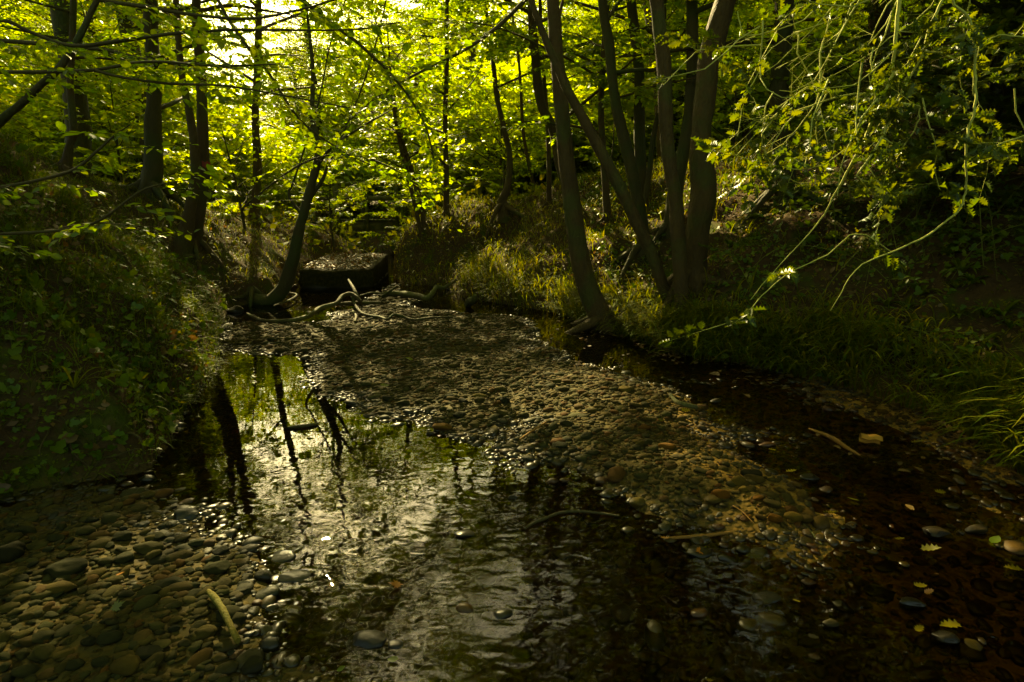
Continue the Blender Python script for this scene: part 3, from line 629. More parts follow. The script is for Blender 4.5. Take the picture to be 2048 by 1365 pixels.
def tree(name, label, cat, paths, H, crown, mats=(None, None), group=None, leaf=.06, shape=SH_DIAMOND, seed=0, spr=SPR, sub=2, twigs=True, root_flare=True, marks=None):
    """paths: list of (pts(n,3), radii(n)); the first carries the crown.  crown: dict(n, z0, L, tilt, step, scale, r)"""
    rg = np.random.default_rng(seed + 500); base = np.array(paths[0][0][0]); root = empty(name, base, label, cat, group)
    tb = MB(); ends = []
    for q, (P, rad) in enumerate(paths):
        P = np.asarray(P, float); rad = np.asarray(rad, float)
        if P[-1][2] < H and q in crown.get('ext', range(9)):
            d = unit(P[-1] - P[-2]); k = 5; ext = [P[-1]]; er = [rad[-1]]
            for i in range(k):
                d = unit(d + [rg.normal(0, .08), rg.normal(0, .08), .12]); ext.append(ext[-1] + d * (H - P[-1][2]) / k); er.append(rad[-1] * (1 - .8 * (i + 1) / k))
            P = np.vstack([P, ext[1:]]); rad = np.concatenate([rad, er[1:]])
        PR = crom(np.column_stack([P, rad]), 5); ends.append(PR)
        tb.tube(PR[:, :3], np.clip(PR[:, 3], .002, None), 12, 0, .22, seed=seed + q)
        if root_flare and q == 0:
            for a in range(4):
                an = a * 1.6 + rg.uniform(0, 1); dd = np.array([math.cos(an), math.sin(an), 0]); p0 = PR[0, :3] + [0, 0, .16 + rad[0]]
                rp = [p0, p0 + dd * rad[0] * 1.2 - [0, 0, .1], None]; e = p0[:2] + dd[:2] * rad[0] * 3.4; rp[2] = np.array([e[0], e[1], tz(*e) - .02]); tb.tube(crom(rp, 4), np.linspace(rad[0] * .5, rad[0] * .12, 9), 6, 0, .2)
    O, DR, SZ = [], [], []; g = 2.399963; az = rg.uniform(0, 6)
    c = dict(n=16, z0=2.0, L=2.4, tilt=.35, step=.32, scale=.8, r=.35); c.update(crown)
    for i in range(c['n']):
        PR = ends[i % len(ends)]; f = (i + rg.random()) / c['n']; zz = c['z0'] + (H - c['z0']) * f ** c.get('pw', .9); k = int(np.argmin(abs(PR[:, 2] - zz))); p = PR[k, :3]
        az += g; dd = [math.cos(az), math.sin(az), c['tilt'] + rg.normal(0, .12)]
        if 'bias' in c: dd = np.array(dd) + c['bias']
        ln = c['L'] * rg.uniform(.65, 1.15) * (1 - .55 * f ** 2)
        lp = limb(p, dd, ln, rg, c.get('up', -.02))
        if CARVE[0] and lit_path(lp): continue
        r0 = min(PR[k, 3] * .5, .012 + .012 * ln)
        tb.tube(crom(lp, 2), np.linspace(r0, .004, 13), 5, 0, 0)
        nn = max(2, int(ln / c['step'])); side = 1
        for s in range(nn):
            t = (s + .6) / nn * 6; k2 = min(int(t), 5); pp = lp[k2] + (lp[k2 + 1] - lp[k2]) * (t - k2); bd = unit(lp[k2 + 1] - lp[k2])
            a = side * rg.uniform(.5, 1.1); dv = np.array([bd[0] * math.cos(a) - bd[1] * math.sin(a), bd[0] * math.sin(a) + bd[1] * math.cos(a), bd[2] * .5 + rg.normal(-.1, .15)])
            O.append(pp); DR.append(dv); SZ.append(c['scale'] * rg.uniform(.6, 1.15)); side = -side
        O.append(lp[-1]); DR.append(lp[-1] - lp[-2]); SZ.append(c['scale'] * .8)
    tb.build('trunk', [mats[0] or M_BARK], root, smooth=True)
    cb = MB()
    if O: sprays_geo(cb, O, DR, SZ, leaf, shape, spr, twigs=twigs)
    if cb.n: cb.build('crown', [mats[1] or M_BEECH, M_TWIG], root)
    if marks: marks(root, ends)
    return root
def traced(Y, pts, snap=True, lean=None):
    """pixel trace (px,py,width px) at depth Y -> world path and radii; the foot goes down to the soil"""
    if snap:
        h = hit(pts[0][0], pts[0][1])
        if h is not None and .72 * Y < h[1] < 1.35 * Y: Y = h[1]
    P = []; r = []
    for k, q in enumerate(pts):
        yy = Y + (lean[k] if lean else 0); p = at(q[0], q[1], yy); P.append(p); r.append(q[2] / 2 / FPX * (p[1] * cp_ - (p[2] - 1.2) * sp_))
    if not snap: return np.array(P), np.array(r)
    z = tz(P[0][0], P[0][1])
    if P[0][2] > z + .02: print('  foot above soil', round(P[0][2] - z, 2), pts[0][:2], 'Y', round(Y, 2))
    P = [np.array([P[0][0], P[0][1], min(z, P[0][2]) - .12])] + P; r = [r[0] * 1.15] + r
    return np.array(P), np.array(r)

# ------------------------------------------------------------------ trees
def T(name, label, cat, stems, H, crown, seed, **kw):
    paths = [traced(st[0], st[1], q == 0 or (len(st) > 2 and st[2])) for q, st in enumerate(stems)]
    return tree(name, label, cat, paths, H, crown, seed=seed, **kw), paths
# right bank
T('leaning_tree', 'curved leaning trunk rising from the water edge at the right bank', 'tree',
  [(6.1, [(1222, 668, 64), (1205, 640, 48), (1180, 590, 42), (1160, 520, 40), (1148, 440, 38), (1140, 370, 34), (1130, 300, 32), (1122, 200, 30), (1112, 100, 28), (1105, 0, 26)])],
  9.5, dict(n=32, z0=3.6, L=2.6, step=.29), 1)
T('slender_tree', 'thin stem leaning steeply leftwards between the curved trunk and the upright stem', 'tree',
  [(6.3, [(1345, 618, 27), (1325, 570, 24), (1300, 500, 24), (1270, 440, 24), (1240, 375, 24), (1200, 300, 22), (1165, 235, 20), (1130, 170, 18), (1100, 100, 15), (1072, 30, 12), (1050, -40, 10)]),
   (6.3, [(1150, 210, 8), (1116, 110, 9), (1114, 60, 8), (1130, -20, 6)])],
  8.5, dict(n=28, z0=3.2, L=2.2, step=.29), 2)
T('young_tree', 'straight upright stem just left of the thickest trunk', 'tree',
  [(6.3, [(1361, 638, 30), (1362, 560, 29), (1356, 480, 28), (1350, 400, 28), (1340, 330, 28), (1332, 250, 28), (1330, 170, 28), (1325, 100, 28), (1312, 0, 26), (1305, -60, 24)])],
  9.5, dict(n=30, z0=3.6, L=2.6, step=.29), 3)
T('thick_tree', 'thickest trunk on the right bank, bulging at its foot', 'tree',
  [(7.2, [(1384, 585, 62), (1387, 530, 50), (1394, 470, 48), (1405, 410, 50), (1407, 360, 48), (1401, 310, 42), (1404, 250, 40), (1410, 190, 42), (1420, 120, 46), (1438, 50, 46), (1452, 0, 42), (1468, -60, 40)])],
  11, dict(n=40, z0=4.0, L=3.2, step=.38), 4)
T('coppiced_tree', 'dark three-stemmed tree behind the thin leaning stem', 'tree',
  [(8.3, [(1285, 520, 40), (1286, 467, 26), (1268, 360, 24), (1247, 274, 23), (1228, 188, 20), (1218, 85, 20), (1204, 0, 18)]),
   (8.4, [(1288, 500, 26), (1284, 393, 24), (1279, 274, 22), (1278, 137, 20), (1262, 0, 18)]),
   (8.2, [(1290, 480, 14), (1288, 430, 13), (1297, 359, 12), (1308, 267, 11), (1324, 190, 10), (1329, 0, 9)])],
  9.5, dict(n=40, z0=2.6, L=2.4), 5, mats=(M_BARKD, None))
T('dark_tree', 'dark trunk standing just behind the thickest trunk', 'tree',
  [(8.8, [(1342, 470, 34), (1352, 366, 30), (1370, 293, 26), (1381, 205, 24), (1386, 100, 24), (1384, 0, 22)])],
  9.5, dict(n=36, z0=3.0, L=2.6), 6, mats=(M_BARKD, None))
T('ivy_clad_tree', 'ivy covered trunk behind the holly branches', 'tree',
  [(9.5, [(1572, 400, 46), (1566, 300, 40), (1558, 200, 38), (1564, 100, 36), (1570, 0, 36)])],
  10, dict(n=50, z0=3.0, L=2.4), 7, mats=(M_BARKD, M_BEECH))
T('sunlit_edge_tree', 'slim trunk seen left of the curved leaning trunk, its left edge bright', 'tree',
  [(11.0, [(1150, 420, 20), (1122, 342, 18), (1105, 256, 18), (1081, 205, 18), (1071, 120, 18), (1062, 0, 16)])],
  10, dict(n=36, z0=2.2, L=2.6), 8, leaf=.09)
T('bent_tree', 'crooked thin trunk with a burly dark foot above the earth bluff', 'tree',
  [(12.6, [(1008, 432, 30), (1004, 405, 20), (1016, 370, 14), (1019, 310, 12), (1006, 250, 10), (993, 190, 10), (986, 120, 9), (975, 40, 8)])],
  8, dict(n=20, z0=3.2, L=2.0), 9, leaf=.09)
# left bank
twin, tp = T('twin_stemmed_tree', 'pair of joined grey stems on the left bank with a red paint mark', 'tree',
  [(8.0, [(385, 500, 34), (398, 420, 24), (408, 360, 22), (406, 280, 21), (404, 200, 20), (400, 120, 20), (393, 40, 18), (392, -40, 16)]),
   (8.0, [(366, 500, 38), (379, 425, 22), (390, 350, 18), (388, 290, 17), (378, 220, 14), (365, 160, 13), (355, 60, 12), (350, -20, 12)], True)],
  9, dict(n=26, z0=2.8, L=2.6), 10)
def paint_mark(root, P, rad, px, py, w, h, m, lab):
    yy = np.interp(at(px, py, 8)[2], P[:, 2], P[:, 1]); c = at(px, py, yy); rr = np.interp(c[2], P[:, 2], rad) * 1.22; cx = np.interp(c[2], P[:, 2], P[:, 0])
    a = np.radians(np.linspace(-75, 10, 8)); zz = np.linspace(-h / 2, h / 2, 6); V = np.array([[cx + math.cos(t) * rr, yy + math.sin(t) * rr, c[2] + z + .01 * math.sin(9 * t)] for z in zz for t in a])
    F = [[i * 8 + j, i * 8 + j + 1, (i + 1) * 8 + j + 1, (i + 1) * 8 + j] for i in range(5) for j in range(7)]
    tag(build('paint_mark', V, [(F, 0)], [m], root), lab)
def flat_mat(name, c, r=.7):
    m, nt, out = mat(name); n = N(nt, 'TexNoise', i_Scale=30.0, i_Detail=5.0); p = N(nt, 'BsdfPrincipled', i_Roughness=r)
    nt.links.new(mix(nt, n.outputs[0], tuple(.5 * q for q in c), c), p.inputs['Base Color']); nt.links.new(p.outputs[0], out.inputs[0]); return m
M_RED = flat_mat('red_paint', (.28, .03, .01)); M_BLUE = flat_mat('blue_paint', (.03, .06, .6))
paint_mark(twin, tp[0][0], tp[0][1], 415, 330, 10, .07, M_RED, 'red paint on the bark')
sap, sp2 = T('curved_sapling', 'mossy sapling curving up out of the far left pool', 'tree',
  [(7.8, [(505, 598, 26), (520, 604, 28), (545, 600, 28), (568, 575, 27), (580, 540, 25), (589, 505, 23), (600, 455, 20), (613, 405, 17), (632, 335, 15), (637, 285, 12), (624, 235, 10), (626, 150, 8), (618, 60, 6)]),
   (7.8, [(603, 440, 9), (622, 395, 8), (645, 360, 7), (656, 330, 5), (672, 300, 4)]),
   (7.8, [(604, 430, 7), (585, 405, 6), (578, 385, 5), (590, 355, 4)])],
  6.5, dict(n=22, z0=1.8, L=1.9, step=.3), 11, mats=(M_BARKD, None))
T('dark_ivy_tree', 'broad dark trunk wrapped in ivy at the top of the left bank', 'tree',
  [(8.6, [(298, 395, 44), (306, 330, 36), (306, 250, 30), (308, 170, 28), (303, 80, 26), (300, 0, 26)])],
  10, dict(n=26, z0=2.4, L=2.8), 12, mats=(M_BARKD, None))
T('slim_beech_tree', 'slim pale trunk rooted on the left bank behind the sloping bough', 'tree',
  [(7.2, [(130, 345, 24), (140, 290, 14), (147, 257, 14), (140, 171, 12), (144, 100, 12), (147, 0, 11)])],
  8.5, dict(n=20, z0=3.0, L=2.4), 13)
T('sloping_bough_tree', 'dark bough slanting up across the top left corner', 'tree',
  [(4.6, [(-60, 300, 24), (0, 243, 16), (40, 210, 14), (80, 172, 13), (115, 140, 13), (140, 105, 13), (160, 72, 12), (180, 30, 11), (198, -10, 10), (215, -60, 9)])],
  6, dict(n=18, z0=3.2, L=1.8, step=.3), 14, mats=(M_BARKD, None), root_flare=False)
T('mid_wood_tree', 'straight trunk standing before the bright sky gap left of the sapling', 'tree',
  [(14, [(508, 440, 22), (511, 400, 18), (515, 330, 17), (511, 250, 14), (513, 180, 14), (516, 100, 14), (517, 0, 12)])],
  9, dict(n=28, z0=2.8, L=2.4), 15, leaf=.09)
T('pale_tree', 'short pale trunk seen right of the dark ivy trunk', 'tree', [(17, [(333, 400, 18), (336, 330, 16), (334, 250, 15), (330, 100, 13)])], 9, dict(n=24, z0=3, L=2.4), 16, leaf=.1)
T('thin_sapling', 'left of two thin dark saplings above the earth bluff', 'tree', [(10.6, [(842, 470, 9), (832, 420, 8), (815, 350, 8), (803, 300, 7), (790, 235, 7), (785, 190, 6)])], 4.6, dict(n=20, z0=2.0, L=1.5, scale=.7), 17)
T('thin_sapling', 'right of two thin dark saplings above the earth bluff', 'tree', [(10.9, [(846, 430, 10), (838, 400, 9), (822, 340, 8), (806, 285, 8), (793, 225, 7), (780, 160, 6)])], 5, dict(n=20, z0=2.0, L=1.5, scale=.7), 18)
T('far_bank_tree', 'upright trunk between the thin saplings and the bent trunk', 'tree', [(15, [(893, 430, 13), (892, 330, 11), (890, 250, 10), (893, 150, 10), (893, 60, 9)])], 8, dict(n=28, z0=1.8, L=2.2), 19, leaf=.1)
T('far_bank_tree', 'pair of slim dark trunks left of the curved leaning trunk', 'tree', [(12.5, [(1098, 410, 12), (1098, 330, 10), (1095, 250, 9), (1085, 120, 8)]), (12.5, [(1075, 405, 9), (1058, 330, 8), (1046, 260, 7), (1040, 150, 6)])], 7, dict(n=28, z0=2.0, L=2.0), 20, leaf=.09)
T('far_bank_tree', 'slim trunk showing between the curved trunk and the dark coppice', 'tree', [(12, [(1215, 440, 16), (1208, 330, 14), (1202, 220, 12), (1210, 60, 11)])], 9, dict(n=32, z0=2.0, L=2.6), 22, leaf=.09)
T('far_bank_tree', 'trunk behind the holly, left of the ivy covered one', 'tree', [(13, [(1500, 400, 18), (1494, 300, 17), (1492, 200, 16), (1500, 60, 14)])], 9, dict(n=32, z0=2.0, L=2.6), 23, leaf=.09)

# trees of the wood, standing all round: (x, y, H, r, n, z0, L, leaf, label, group)
def wild(name, x, y, H, r, n, z0, L, leaf, label, seed, group=None, far=False, dark=False, cat='tree', leafm=None, **ck):
    rg = np.random.default_rng(seed); z = tz(x, y); k = 6; P = [np.array([x, y, z - .15])]; d = unit([rg.normal(0, .08), rg.normal(0, .08), 1])
    for i in range(k): d = unit(d + [rg.normal(0, .06), rg.normal(0, .06), .1]); P.append(P[-1] + d * H * .98 / k)
    c = dict(n=n, z0=z + z0, L=L, step=.5 if far else .42, scale=1.15 if far else .9); c.update(ck)
    return tree(name, label, cat, [(np.array(P), r * np.linspace(1.1, .25, k + 1))], z + H, c, mats=(M_BARKD if dark else None, leafm or (M_FAR if far else None)), group=group, leaf=leaf, seed=seed, spr=SPRF if far else SPR, twigs=.8 if far else True, root_flare=not far)
rw = np.random.default_rng(5)
near = [(-7.2, 5.6, 10, .16, 10, 2.0, 3.4, .1, 'beech high on the left bank behind the sloping bough'),
        (-5.6, 2.2, 10, .15, 26, 1.6, 3.4, .11, 'beech on the left bank beside the near pool'),
        (-4.6, -1.5, 10, .15, 14, 1.6, 3.6, .12, 'beech on the left bank behind the viewer'),
        (5.2, -1.0, 10, .15, 14, 1.2, 3.6, .12, 'beech on the right bank behind the viewer'),
        (0.8, -5.5, 10, .15, 14, 2.0, 4.0, .13, 'beech standing upstream behind the viewer'),
        (6.4, 3.4, 9, .14, 24, .8, 3.2, .11, 'tree in the dark thicket at the right edge'),
        (7.0, 6.0, 10, .16, 24, .8, 3.4, .1, 'tree at the top of the right bank behind the holly'),
        (5.0, 8.4, 10, .14, 28, .8, 3.0, .09, 'tree on the slope right of the thickest trunk'),
        (-9.5, 9.0, 10, .16, 12, 1.0, 3.4, .1, 'tree on the flat ground beyond the left bank')]
for k, a in enumerate(near): wild('beech_tree', *a, 60 + k)
# overarching trees whose limbs meet above the stream
over = [(-7.0, 11.5, 12.0, 80, 3.6, 4.6, .066, 'tall beech arching over the stream from the left, behind the twin stems', (.5, -.3, 0)),
        (-9.5, 6.5, 12.5, 34, 5.0, 5.0, .068, 'tall beech arching over the left bank from outside the view', (.5, 0, 0)),
        (-6.0, 1.5, 12, 20, 4.0, 5.0, .075, 'tall beech overhanging the near left gravel', (.5, 0, 0)),
        (3.4, 12.8, 12.0, 84, 3.4, 4.6, .066, 'tall tree arching over the bend from the right', (-.5, -.2, 0)),
        (7.5, 8.0, 12.5, 36, 3.6, 5.0, .068, 'tall tree arching from the top of the right bank', (-.5, 0, 0)),
        (6.6, 1.6, 12, 20, 3.6, 5.0, .075, 'tall tree overhanging the right bank near the viewer', (-.5, 0, 0)),
        (-1.0, 20, 12, 50, 3.0, 4.6, .1, 'tall tree behind the footbridge, arching forward', (0, -.5, 0)),
        (-13, 13, 12, 40, 2.0, 4.6, .12, 'tall tree at the far left of the wood', (.3, 0, 0)),
        (-6.3, 5.4, 11.5, 30, 6.5, 6.0, .068, 'beech rooted behind the left bank with long limbs high over the pool', (1.0, -.1, -.1)),  # added overhead limbs, they darken what the pool reflects
        (5.8, 5.6, 11.5, 28, 6.0, 6.0, .068, 'beech rooted up the right bank with long limbs high over the stream', (-1.0, -.1, -.1)),  # added from the right likewise, for a darker water reflection
        (-6.9, 9.3, 9.5, 46, 3.8, 6.0, .066, 'beech on the left bank whose level limbs roof the middle of the stream', (1.1, -.15, -.15)),  # added to cut the pale sky sheen on the water
        (1.5, -3.5, 12, 12, 4.0, 5.0, .14, 'tall tree arching over the stream behind the viewer', (0, .4, 0))]
for k, (x, y, H, n, z0, L, lf, lab, b) in enumerate(over): wild('tall_tree', x, y, H, .17, n, z0, L, lf, lab, 140 + k, far=True, dark=k % 2 == 0, bias=b, step=.24, scale=1.2)
# background wood: eight trees, each copied with its trunk and crown
CARVE[0] = False; tz_ = tz
tpl = []
for k in range(8):
    rg = np.random.default_rng(300 + k); H = 8.5 + rg.uniform(-1, 1); d = np.array([0, 0, 1.]); P = [np.array([0, 0, -.3])]
    for i in range(6): d = unit(d + [rg.normal(0, .07), rg.normal(0, .07), .1]); P.append(P[-1] + d * H / 6)
    c = dict(n=84, z0=.4, L=2.7, step=.18, scale=1.05, pw=1.0, tilt=.25)
    tpl.append(tree('woodland_tree', 'leafy tree', 'tree', [(np.array(P), .13 * np.linspace(1.1, .25, 7))], H, c, mats=(M_BARKD if k % 2 else M_BARK, M_FAR), leaf=.078, seed=300 + k, spr=SPRF, twigs=.8, root_flare=False))
CARVE[0] = True
def shades(x, y, H, r=1.6):
    s2 = SUN[:2] / np.hypot(*SUN[:2])
    for (T, _, pr) in SUNT:
        if pr < .84: continue
        q = np.array([x - T[0], y - T[1]]); t = q @ s2
        if t > 0 and abs(q[0] * s2[1] - q[1] * s2[0]) < r and T[2] + t * math.tan(SUN_EL) < 1.1 + H + r * .4: return True
    return False
bgs = []
for k in range(200):
    ok = False
    for _ in range(80):
        yy = rw.uniform(13.5, 48) if k > 30 else rw.uniform(13.5, 24); xx = rw.uniform(-1.1, 1.1) * yy
        az = math.degrees(math.atan2(xx, yy))
        if sdf(CHAN, np.array([xx]), np.array([yy]))[0] > -.8: continue
        if -27 < az < -21 or (-5.6 < az < -1.2 and yy < 60) or (-7 < az < -1 and yy < 25): continue
        if shades(xx, yy, 8.5): continue
        if all(math.hypot(xx - b[0], yy - b[1]) > 1.9 for b in bgs): ok = True; break
    if ok: bgs.append((xx, yy))
for k, (x, y) in enumerate(bgs):
    t = tpl[k % 8]
    if k < 8: r_ = t; ch = []
    else:
        r_ = t.copy(); COL.objects.link(r_)
        for c_ in t.children: q = c_.copy(); COL.objects.link(q); q.parent = r_
    r_.location = (x, y, tz(x, y)); r_.rotation_euler = (0, 0, rw.uniform(0, 6.28)); sc_ = rw.uniform(.75, 1.1) * (1 + max(0, y - 20) * .012) * (.78 if y < 20 else 1); r_.scale = (sc_, sc_, sc_)
    nf = 'near' if y < 24 else 'far'; az = math.degrees(math.atan2(x, y)); sd = 'left of the bright sky gap' if az < -23 else ('between the sky gap and the leaning trunk' if az < 5 else 'behind the right bank trunks' if az < 22 else 'behind the holly')
    r_['label'] = 'leafy tree %s, %s rows' % (sd, 'nearer' if nf == 'near' else 'farther'); r_['group'] = 'wood %s, %s rows' % (sd, nf); r_['category'] = 'tree'

# low bushes
bush = [(-4.7, 10.2, 2.0, 'hazel bush at the left end of the footbridge'), (-3.9, 12.6, 1.7, 'leafy bush overhanging the sandstone block'), (-1.7, 11.6, 1.9, 'leafy bush on top of the earth bluff'),
        (-.2, 12.4, 1.6, 'bush beside the rail fence'), (-2.9, 15.6, 1.8, 'bush before the right end of the footbridge'), (-6.8, 13.5, 2.4, 'bush left of the straight mid-wood trunk'),
        (-6.2, 9.4, 1.9, 'bush behind the twin stemmed tree'), (1.9, 12.2, 2.2, 'bush behind the slim trunks on the far right bank'), (4.2, 11.2, 2.6, 'bush behind the thickest trunk'),
        (6.6, 10.4, 3.0, 'bush left of the ivy covered trunk'), (8.6, 8.4, 3.0, 'bush at the top of the slope behind the holly'), (-8.2, 11.0, 2.4, 'bush on the flat ground left of the dark ivy trunk'),
        (5.4, 5.0, 1.8, 'evergreen thicket bush in the dark right corner'), (6.0, 2.2, 2.2, 'evergreen thicket bush at the right edge')]
for k, (x, y, H, lab) in enumerate(bush):
    wild('bush', x, y, H, .025, 16, .05, H * .55, .085 if y > 6 else .07, lab, 400 + k, dark=True, cat='bush', step=.3, scale=.55, tilt=.7, leafm=M_FAR if y > 9 else None)  # farther bushes take the brighter leaf colour to look sunlit

CARVE[0] = False; ub = []
for k in range(3):
    rg = np.random.default_rng(330 + k); P = np.array([[0, 0, -.1], [0, .02, .3], [.03, 0, .8], [0, 0, 1.3]])
    ub.append(tree('undergrowth_bush', 'x', 'bush', [(P, np.array([.02, .018, .012, .006]))], 1.5, dict(n=22, z0=.1, L=.9, step=.2, scale=.6, tilt=.7), mats=(M_BARKD, M_FAR), leaf=.09, seed=330 + k, spr=SPRF, root_flare=False))
CARVE[0] = True; k = 0
for q in range(1200):
    yy = rw.uniform(11.5, 34); xx = rw.uniform(-1.0, .95) * yy
    if shades(xx, yy, 2.0, 1.2): continue
    if sdf(CHAN, np.array([xx]), np.array([yy]))[0] > -.7 or (xx > .3 and yy < 13): continue
    r_ = ub[k] if k < 3 else ub[k % 3].copy()
    if k >= 3:
        COL.objects.link(r_)
        for c_ in ub[k % 3].children: w_ = c_.copy(); COL.objects.link(w_); w_.parent = r_
    r_.location = (xx, yy, tz(xx, yy)); r_.rotation_euler = (0, 0, rw.uniform(0, 6.28)); f_ = rw.uniform(.9, 2.0); r_.scale = (f_, f_, f_)
    az = math.degrees(math.atan2(xx, yy)); sd = 'left of the bright sky gap' if az < -23 else ('around the footbridge and rail fence' if az < 0 else 'behind the right bank trunks')
    r_['label'] = 'low leafy bush in the undergrowth ' + sd; r_['group'] = 'undergrowth bushes ' + sd; k += 1
    if k >= 170: break
# ------------------------------------------------------------------ overhanging beech branches, upper left
def branch(name, label, Y, pts, seed, leaf=.06, dens=.15, scale=.42, cat='branch', drift=0, bark=None, leafm=None, side_l=(.2, .5), extra=None, shape=SH_OVATE, holly=False):
    rg = np.random.default_rng(seed + 900); P = []
    for k, q in enumerate(pts): P.append(np.append(at(q[0], q[1], Y + drift * k + rg.normal(0, .03)), q[2] / 2 / FPX * Y))
    PR = crom(P, 4); root = empty(name, PR[0, :3], label, cat, extra); mb = MB(); mb.tube(PR[:, :3], PR[:, 3], 7, 0, .15, seed=seed)
    O, D, S = [], [], []; L = np.concatenate([[0], np.cumsum(np.linalg.norm(np.diff(PR[:, :3], axis=0), axis=1))]); side = 1
    for s in np.arange(.05, L[-1], dens):
        p = np.array([np.interp(s, L, PR[:, i]) for i in range(3)]); q = np.array([np.interp(s + .03, L, PR[:, i]) for i in range(3)]); d = unit(q - p + 1e-9)
        a = side * rg.uniform(.5, 1.2); v = np.array([d[0] * math.cos(a) - d[1] * math.sin(a), d[0] * math.sin(a) + d[1] * math.cos(a), d[2] * .5 + rg.normal(-.12, .2)])
        O.append(p); D.append(v); S.append(scale * rg.uniform(.5, 1.2)); side = -side
    tw = mb.build('limb', [bark or M_TWIG], root, smooth=True)
    cb = MB(); sprays_geo(cb, O, D, S, leaf, shape, SPRB, .68, jit=.25); cb.build('foliage', [leafm or M_BEECH, M_TWIG], root); return root
SPRB = [make_spray(np.random.default_rng(140 + k), 0.12) for k in range(10)]
BR = [(3.4, [(-80, 70, 8), (0, 41, 7), (62, 65, 7), (144, 92, 7), (240, 82, 7), (342, 68, 6), (420, 62, 5), (479, 60, 5), (698, 60, 3), (800, 45, 2)], 'long level branch crossing the top left just below the frame edge'),
      (3.7, [(-80, 78, 9), (0, 82, 8), (80, 88, 8), (150, 94, 8), (220, 102, 7), (291, 120, 6), (376, 130, 5), (479, 132, 4), (560, 128, 2)], 'second level branch, merging with the long one at the top left'),
      (3.3, [(-80, 148, 8), (0, 145, 7), (103, 144, 7), (192, 140, 6), (291, 124, 5), (397, 130, 4), (470, 138, 3)], 'level branch below the slanting bough crossing'),
      (3.3, [(192, 142, 6), (250, 156, 5), (342, 168, 5), (450, 172, 4), (560, 190, 3), (700, 216, 2)], 'thin branch dropping rightwards below the level ones'),
      (4.2, [(150, -20, 8), (198, 0, 7), (291, 14, 7), (393, 31, 6), (500, 38, 5), (600, 20, 4), (700, -10, 3)], 'branch along the top edge left of the sky gap'),
      (3.0, [(-80, 380, 7), (0, 375, 6), (85, 359, 6), (150, 339, 6), (188, 308, 5), (226, 274, 4), (260, 250, 2)], 'low branch rising over the left bank top'),
      (2.8, [(-80, 470, 6), (34, 467, 6), (147, 458, 6), (205, 438, 5), (274, 387, 4), (318, 370, 3), (380, 360, 2)], 'lowest pale branch stretching over the mossy left bank'),
      (5.0, [(560, -40, 8), (640, 30, 7), (720, 90, 6), (800, 170, 5), (850, 250, 4), (870, 330, 2)], 'drooping branch over the middle of the stream'),
      (5.4, [(1080, -30, 8), (1000, 50, 7), (930, 100, 6), (850, 140, 5), (760, 190, 4), (690, 250, 2)], 'drooping branch meeting it from the right, above the stream'),
      (4.6, [(420, -30, 6), (470, 60, 6), (540, 150, 5), (600, 240, 4), (680, 300, 3), (740, 330, 2)], 'branch hanging before the bright sky gap'),
      (5.2, [(480, 420, 3), (600, 330, 4), (700, 310, 4), (800, 345, 3), (860, 400, 2)], 'arching spray in front of the footbridge')]
for k, (Y_, pts, lab) in enumerate(BR):
    branch('overhanging_branch', lab, Y_, pts, k, leaf=.047 if Y_ < 4 else .058, dens=.17 if Y_ < 4 else .13, scale=.42 if Y_ < 4 else .5)

